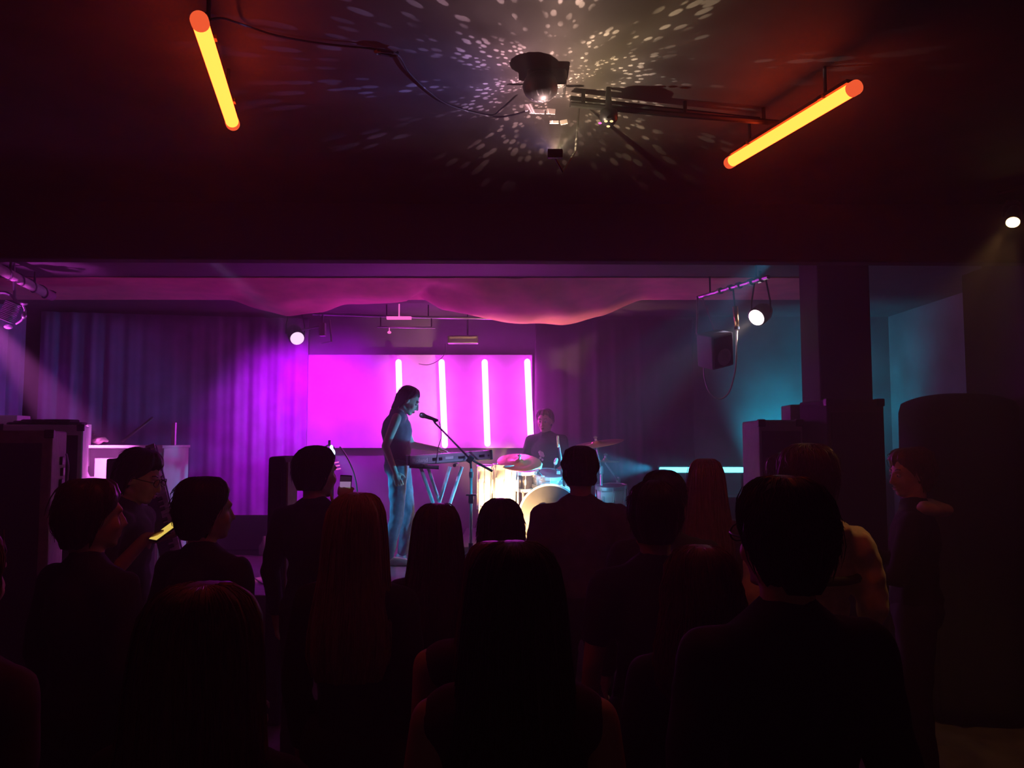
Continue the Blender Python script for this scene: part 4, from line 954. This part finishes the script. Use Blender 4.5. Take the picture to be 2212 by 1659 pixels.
    for s_ in 'RL':
        sh = Sh(); A = D['a' + s_]
        sh.cap(A + V((0, -.03, -.035)), .044, A + V((0, .10, -.045)), .040); sh.cap(A + V((0, .10, -.045)), .040, A + V((0, .17, -.052)), .032); sh.box(A + V((0, .06, -.075)), (.085, .27, .02))
        world(sh).build('shoe', shoes, bo, remesh=.012, sm=3)
    # hair
    fn = hair_surface(hair, hw, hl); longk = hair in ('long',)
    off = V((0, 0, 0))
    def hpos(th, t, o_=0.0):
        p = fn(th, t, o_)
        if p.z < -0.03 and (longk or hair == 'bob'):   # hangs straight down below the nape
            q = HR @ (V((p.x, p.y, -0.03)) * hs); pp = Rz(hp[1]) @ (V((p.x, p.y, 0)) * hs)
            return Hc + V((pp.x, pp.y + (q.y - (Rz(hp[1]) @ (V((p.x, p.y, 0)) * hs)).y) * math.exp((p.z + .03) / .1), q.z + (p.z + 0.03) * hs))
        return Hc + HR @ (p * hs)
    ph = [rnd.uniform(0, 6.28) for _ in range(4)]
    NR, NS = 34, 56
    rr = []
    for i in range(NR):
        t_ = i / (NR - 1); ring = []
        for j in range(NS):
            th = 2 * PI * j / NS
            n_ = hn * (0.6 * math.sin(th * 9 + ph[0] + 3 * t_) + 0.5 * math.sin(th * 17 + ph[1] - 2 * t_) + 0.8 * noise.noise(V((math.sin(th) * 2.5 + ph[2], math.cos(th) * 2.5, t_ * (5 if not longk else 2.5)))))
            if curly: n_ += 0.012 * noise.noise(V((math.sin(th) * 7 + ph[3], math.cos(th) * 7, t_ * 12)))
            ring.append(hpos(th, t_, n_ * min(1, t_ * 4)))
        rr.append(ring)
    sh = Sh().rings(rr)
    for k in range(strands):
        th = PI + rnd.uniform(-2.2, 2.2); t0 = rnd.uniform(0.02, .35); t1 = rnd.uniform(.75, 1.0) if longk else min(1, t0 + rnd.uniform(.25, .6))
        o0 = rnd.uniform(.000, .005) + (rnd.random() < .12) * rnd.uniform(.002, .010); wv = rnd.uniform(0, .05) if longk else rnd.uniform(0, .10); fr = rnd.uniform(2, 5); p0 = rnd.uniform(0, 6.3)
        pts = []
        n_p = 12 if longk else 7
        for q in range(n_p):
            f = q / (n_p - 1); t_ = t0 + (t1 - t0) * f
            a_ = th + wv * math.sin(fr * f * 3 + p0) + (0.35 * (f - .5) * math.sin(p0) if curly or not longk else 0)
            e = o0 + (0.010 * f * f if (not longk and rnd.random() < .5) else 0) + (0.008 * math.sin(14 * f + p0) + .006 if curly else 0)
            pts.append(hpos(a_, t_, e))
        r_ = rnd.uniform(.0010, .0022) * (1.5 if longk else 1)
        sh.tube(pts, [r_ * (1 - .7 * abs(2 * q / (n_p - 1) - 1) ** 3) for q in range(n_p)], 4)
    world(sh).build('hair', hm, bo, smooth=True)
    if detail:
        for q in (-1, 1):
            e = Sh().ell(hpnt(.031 * q, .080, -.002), (.0125, .010, .0095), HR, 12); world(e).build('eye', 'eye', bo, smooth=True)
            e = Sh().ell(hpnt(.031 * q, .0895, -.002), (.0055, .002, .0055), HR, 10); world(e).build('pupil', 'pupil', bo, smooth=True)
            e = Sh().tube([hpnt(.014 * q, .089, .026), hpnt(.032 * q, .0865, .032), hpnt(.046 * q, .076, .028)], .003, 6); world(e).build('eyebrow', hm, bo)
        e = Sh().ell(hpnt(0, .0975, -.0655), (.019, .004, .004), HR, 10).ell(hpnt(0, .095, -.0745), (.016, .004, .005), HR, 10); world(e).build('lips', 'lip', bo, smooth=True)
    if glasses:
        e = Sh()
        for q in (-1, 1):
            e.tube([hpnt(q * .033 + .026 * math.cos(a_), .108 - .25 * abs(.03 * math.cos(a_)), .002 + .019 * math.sin(a_)) for a_ in [2 * PI * k / 14 for k in range(15)]], .0022, 6)
            e.tube([hpnt(q * .060, .100, .004), hpnt(q * .082, .06, .004), hpnt(q * .084, -.005, .0), hpnt(q * .080, -.03, -.018)], .0024, 6)
        e.tube([hpnt(-.008, .112, .006), hpnt(.008, .112, .006)], .0025, 6)
        g_ = world(e).build('glasses', 'black', origin=W(hpnt(0, .1, 0)), smooth=True)
        tag(g_, GL.get(label, 'dark framed glasses worn by ' + label), 'glasses')
    return bo, W, D, sc
GL = {}
R90 = -PI / 2

# ---- performers ----
NL = 'keyboard player in dark sleeveless top and light jeans, bowed in profile over the keyboard'
GL['x'] = ''
kbp = person(NL, 866, 850, 7.62, base=STG, yaw=R90 + 0.10, bw=.86, hair='tied', hm='hbrown', top='cgrey', sleeve='none', pants='denim', skin='skinpale', scale=1.0, shoes='shoewhite',
       td=1.28, hp=(-.50, 0), hs=1.10, strands=120, detail=True, vox=.0065, tdisp=.012,
       J=dict(pel=(0, -.03, .93), neck=(0, -.04, 1.43), head=(0, .075, 1.56), sR=(.165, -.03, 1.385), sL=(-.165, .0, 1.385),
              eR=(.20, -.13, 1.12), wR=(.19, -.04, .88), eL=(-.22, .10, 1.13), wL=(-.14, .33, 1.09),
              hR=(.085, -.02, .91), hL=(-.085, -.0, .91), kR=(.09, -.02, .48), kL=(-.09, .08, .49), aR=(.10, -.10, .085), aL=(-.10, .03, .085)),
       hands={'L': dict(u=(0.25, 1, -.15), n=(0, -.1, -1), thumb=(1, 0, 0), curl=.35), 'R': dict(u=(0, .35, -1), n=(-1, 0, 0), thumb=(0, 1, 0), curl=.5)})
bo, W, D, sc = kbp
hd = D['head']
s = Sh().tube([W(hd + V((0, -.05, .085))), W(hd + V((0, -.095, .055))), W(hd + V((.01, -.115, -.03))), W(hd + V((.01, -.12, -.12))), W(hd + V((0, -.125, -.19)))], [.02, .032, .030, .026, .008], 12)
s.build('ponytail', 'hbrown', bo, smooth=True, disp=(.012, .03))
DR = 'drummer in a black T-shirt with a white chest print, sitting behind the drum kit'
ds = (P(1183, 880, 8.95).z - RZ)
dz = .50 - .95 + (ds - (1.765 - .45)) * 0
sc_d = ds / (1.765 - .43)
zz = -.43
drm = person(DR, 1180, 880, 8.95, base=RZ, yaw=PI - .45, bw=1.0, hair='short', hm='hbrown', top='cblack', sleeve='short', pants='dkdenim', skin='skinpale', scale=sc_d, hs=1.05,
       hp=(-.15, 0.10), strands=100, detail=True, vox=.0065, tdisp=.012,
       J=dict(pel=(0, 0, .95 + zz), neck=(0, .01, 1.455 + zz), head=(0, .035, 1.62 + zz), sR=(.185, 0, 1.405 + zz), sL=(-.185, 0, 1.405 + zz),
              eR=(.26, .02, 1.14 + zz), wR=(.16, .26, 1.06 + zz), eL=(-.24, .06, 1.13 + zz), wL=(-.10, .27, 1.0 + zz),
              hR=(.10, .03, .93 + zz), hL=(-.10, .03, .93 + zz), kR=(.24, .40, .50), kL=(-.22, .40, .50), aR=(.22, .44, .085), aL=(-.2, .44, .085)),
       hands={'L': dict(u=(.3, .9, -.3), n=(0, -.3, -1), thumb=(1, 0, .3), curl=1.0), 'R': dict(u=(-.3, .9, -.3), n=(0, -.3, -1), thumb=(-1, 0, .3), curl=1.0)})
# shirt print: a pale round blot and stem
bo, W, D, sc = drm
s = Sh(); c = D['pel'] + (D['neck'] - D['pel']) * .56
for (x, z, r) in ((.0, .03, .028), (.018, .05, .018), (-.02, .012, .016), (.01, -.01, .014), (.03, -.03, .010), (-.012, -.03, .012)):
    s.ell(c + V((x, .128, z)), (r, .006, r))
s.v = [W(p) for p in s.v]; s.build('chest_print', 'white', bo, smooth=True)
for s_ in 'RL':
    w0 = D['w' + s_] + V((0.03 * (-1 if s_ == 'R' else 1), .08, -.02)); sgn = -1 if s_ == 'R' else 1
    dr = V((sgn * .45, .85, -.15)).normalized()
    st = Sh().tube([W(w0 - dr * .08), W(w0 + dr * .30)], [.007, .005], 8)
    o = st.build('drumstick', 'brass', smooth=True)
    tag(o, 'wooden drumstick in the %s hand of the drummer' % ('right' if s_ == 'R' else 'left'), 'drumstick')

# ---- crowd ---- (farther first)
hang = None
GL['gl'] = ''
L = {}
# man with glasses looking at phone
lab = 'person with glasses in profile, looking down at a yellow lit phone at left'
GL[lab] = 'dark framed glasses on the person looking down at a phone on the left'
pf = person(lab, 281, 956, 3.75, yaw=R90 + .05, hair='full', hm='hblack', top='cnavy', sleeve='short', hp=(-.30, -.1), strands=160, glasses=True, detail=True, vox=.0075,
       J=dict(head=(0, .055, 1.60)), reach={'R': (P(352, 1162, 3.60), (-.2, 1, 0)), 'L': (P(348, 1162, 3.70), (.3, 1, 0))},
       hands={'R': dict(u=(-.2, 1, .0), n=(-.2, .0, 1), thumb=(1, .2, 0), curl=.35), 'L': dict(u=(.3, 1, .0), n=(.2, 0, 1), thumb=(-1, .3, 0), curl=.35)})
# man holding the phone up
lab = 'short haired person in a dark shirt holding up a phone beside the tall column'
L['B'] = person(lab, 684, 963, 4.0, yaw=-.25, hair='short', hm='hblack', top='cnavy', sleeve='long', hs=1.12, hw=1.08, hp=(0, -.4), strands=200, hn=.008,
       reach={'R': (P(746, 1074, 3.60), (0, .1, 1))}, hands={'R': dict(u=(0, .1, 1), n=(-.3, 1, 0), thumb=(-1, 0, .2), curl=.8)})
lab = 'tall person in loose dark top with tousled short hair before the drum kit'
person(lab, 1253, 957, 4.05, yaw=.04, bw=1.06, hair='short', hm='hbrown', top='cgrey', sleeve='long', strands=500, hn=.022, hs=1.0, hw=.96, tdisp=.03)
lab = 'person with long straight pale hair standing left of the cyan light bar'
person(lab, 1524, 988, 3.7, yaw=-.12, bw=.85, hair='long', hm='hblond', top='cgrey', sleeve='long', strands=260, hw=.88, hl=.9)
lab = 'dark haired person whose head shows behind the short haired head right of the kit'
person(lab, 1432, 1008, 3.2, yaw=.1, hair='short', hm='hblack', top='cblack', hs=1.0, hw=1.05, strands=120)
lab = 'bareheaded person in a pale beige jacket, right shoulder showing behind the dark near head'
PB = person(lab, 1742, 962, 3.05, yaw=.0, bw=.98, hair='full', hm='hbrown', top='cbeige', sleeve='long', strands=200, hs=1.1, hn=.01, hood=True, tdisp=.045)
pb_, W, D, sc = PB
zb_ = (P(1742, 1243, 3.05).z) / sc
Sh().tube([W(V((.172 * math.sin(a_), -.008 - .132 * math.cos(a_), zb_))) for a_ in [-1.5 + 3.0 * k / 20 for k in range(21)]], 0.017, 8).build('back_strap', 'cblack', pb_, smooth=True)
lab = 'person with short hair just left of the beige jacketed one, before the wide loudspeaker'
person(lab, 1690, 972, 3.9, yaw=.1, bw=.95, hair='short', hm='hbrown', top='cblack', strands=150)
lab = 'person in dark coat with tan hood, in profile facing left at the right'
PH = person(lab, 1966, 962, 3.9, yaw=PI / 2 - .50, hair='full', hm='hred', top='cblack', sleeve='long', skin='skinpale', hs=.95, hp=(-.12, .62), strands=260, hn=.01, detail=True, curly=True, vox=.0075,
       J=dict(eR=(.21, .02, 1.14), wR=(.12, .24, 1.20), eL=(-.22, .06, 1.14), wL=(-.06, .26, 1.12)), hands={'R': dict(u=(-.2, 1, .25), n=(-1, 0, 0), thumb=(0, .2, 1), curl=.9), 'L': dict(u=(.2, 1, .1), n=(1, 0, 0), thumb=(0, .2, 1), curl=.9)})
pr_, W, D, sc = PH
s = Sh()
for k in range(9):
    a_ = -1.25 + 2.5 * k / 8; s.ell(W(D['neck'] + V((.115 * math.sin(a_), -.03 - .095 * math.cos(a_), .012 - .02 * math.cos(a_)))), (.050, .048, .034))
s.build('hood', 'cbeige', pr_, remesh=.010, sm=3, disp=(.018, .06))
# middle rows
lab = 'person with long dark hair standing between the fair haired one and the dark bob'
person(lab, 945, 1090, 2.95, yaw=.05, bw=.84, hair='long', hm='hbrown', top='cblack', strands=260, hw=.95, hl=.95, hs=1.08)
lab = 'person with a rounded dark bob, head just below the glaring white floor drum'
person(lab, 1082, 1074, 3.3, yaw=.0, bw=.84, hair='bob', hm='hblack', top='cblack', strands=260, hw=1.0, hs=1.0, hn=.01)
lab = 'person with long fair wavy hair, standing below the raised phone'
person(lab, 772, 1065, 2.5, yaw=-.1, bw=.84, hair='long', hm='hblond', top='cblack', strands=420, hw=.95, hl=1.0, hs=1.05, hn=.012)
lab = 'person with short neat hair and bare neck in a black top, standing right of centre'
person(lab, 1412, 1036, 2.65, yaw=.1, hair='short', hm='hblack', top='cblack', sleeve='short', strands=200, hs=1.08, hw=1.0)
lab = 'person with short dark hair and visible ear, looking right, below the left curtain'
person(lab, 446, 1030, 3.0, yaw=-.45, hair='full', hm='hblack', top='cblack', strands=240, hs=1.05, hp=(0, -.35))
lab = 'person with thick dark hair turned right, in front of the left black rack'
person(lab, 200, 1030, 2.6, yaw=-.5, hair='full', hm='hbrown', top='cnavy', strands=240, hs=1.0, hp=(0, -.3), hn=.01)
lab = 'person with curly auburn hair standing between the short haired one and the dark near head'
person(lab, 1512, 1172, 1.95, yaw=.05, bw=.84, hair='long', hm='hred', top='cblack', strands=300, hw=1.0, hl=.6, hs=.98, hn=.012, curly=True)
lab = 'person with wine tinted hair and bare shoulder just ahead of the bottom centre one'
person(lab, 1065, 1166, 2.05, yaw=.15, bw=.9, hair='long', hm='hred', top='cwine', sleeve='none', strands=260, hw=.9, hl=.8, hs=1.0, J=dict(sL=(-.19, 0, 1.40)))
# front row
lab = 'nearest person with long dark hair and bare shoulders, bottom centre'
person(lab, 1112, 1164, 1.52, yaw=0, bw=.93, hair='long', hm='hblack', top='cwine', sleeve='none', strands=700, hw=1.0, hl=1.15, hs=1.0, hn=.012, vox=.007)
lab = 'nearest person with long reddish hair falling over the back, bottom left'
person(lab, 440, 1262, 1.34, yaw=-.15, bw=.9, hair='long', hm='hred', top='cblack', strands=700, hw=1.12, hl=1.15, hs=1.05, hn=.012, vox=.007)
lab = 'nearest person on the right, short dark hair, glasses and a black top'
GL[lab] = 'dark framed glasses on the nearest person at right'
person(lab, 1688, 1018, 1.6, yaw=.25, bw=1.0, hair='full', hm='hblack', top='cblack', strands=500, hs=.97, hw=.95, hn=.006, hp=(0, .1), glasses=True, vox=.007)
lab = 'person cut off by the left edge with reddish hair over the shoulder'
person(lab, -88, 1120, 1.65, yaw=-.3, bw=.9, hair='long', hm='hred', top='cwine', strands=200, hw=1.0, hl=.5, hs=1.0, curly=True)

# ---- phones ----
def phone(c, R, label, m, w_=.072, h_=.148):
    t = thing('phone', c, label, 'phone')
    Sh().box(c, (w_, .009, h_), R).build('case', 'black', t, bevel=.004)
    Sh().box(V(c) + R @ V((0, -.0055, 0)), (w_ * .9, .002, h_ * .92), R).build('screen', m, t)
    return t
def screen_mat(name, cols, st):
    m = bpy.data.materials.new(name); m.use_nodes = True; nt = m.node_tree; nt.nodes.remove(nt.nodes['Principled BSDF'])
    e = nt.nodes.new('ShaderNodeEmission'); e.inputs[1].default_value = st
    tc = nt.nodes.new('ShaderNodeTexCoord'); sp_ = nt.nodes.new('ShaderNodeSeparateXYZ'); r = nt.nodes.new('ShaderNodeValToRGB'); r.color_ramp.interpolation = 'CONSTANT'
    nt.links.new(tc.outputs['Generated'], sp_.inputs[0]); nt.links.new(sp_.outputs['Z'], r.inputs[0]); nt.links.new(r.outputs[0], e.inputs[0]); nt.links.new(e.outputs[0], nt.nodes['Material Output'].inputs[0])
    for i, (p, c) in enumerate(cols):
        if i < 2: el = r.color_ramp.elements[i]; el.position = p
        else: el = r.color_ramp.elements.new(p)
        el.color = (*c, 1)
    return m
M['scr1'] = screen_mat('phone_screen_picture', [(0, (.28, .30, .12)), (.25, (.20, .22, .10)), (.42, (.45, .50, .25)), (.48, (.12, .15, .08)), (.56, (.35, .2, .4)), (.78, (.03, .01, .03))], .9)
M['scr2'] = emis('phone_screen_yellow', (.9, .62, .12), 1.0)
bo, W, D, sc = L['B']
pc = P(746, 1056, 3.62)
phone(pc, Rz(-.1) @ Matrix.Rotation(.05, 3, 'Y'), 'raised phone with a bright concert picture on its screen', 'scr1', .056, .125)
pc = P(356, 1149, 3.56)
phone(pc, Rz(-.7) @ Matrix.Rotation(-1.0, 3, 'X'), 'phone with a yellow glowing screen held low by the person with glasses', 'scr2', .075, .13)

# dim lamp added on the unseen rear wall to lift the foreground
t = thing('added_rear_lamp', V((0.6, -2.98, 2.2)), 'added dim red brown fill lamp on the rear wall behind the crowd', 'lamp')
Sh().lathe(V((0.6, -2.88, 2.2)), (0, 0, 1), [(0.06, -0.1), (0.11, 0.0), (0.11, 0.08), (0.05, 0.13)], 24).build('lamp_shade', emis('added_lampshade_glow', (1.0, 0.3, 0.12), 0.8), t)
Sh().box(V((0.6, -2.97, 2.2)), (0.1, 0.06, 0.2)).build('wall_plate', 'blackmetal', t)
spot('added_rear_fill', t, V((0.6, -2.74, 2.2)), V((0, 5, 1.6)), (1.0, 0.42, 0.25), 3, 150, 1.0, 0.1)

# ================================================================== HAZE
nt = S.world.node_tree
v = nt.nodes.new('ShaderNodeVolumeScatter'); v.inputs['Density'].default_value = HAZE; v.inputs['Anisotropy'].default_value = 0.35
v.inputs['Color'].default_value = (0.9, 0.9, 0.9, 1)
nt.links.new(v.outputs[0], nt.nodes['World Output'].inputs['Volume'])
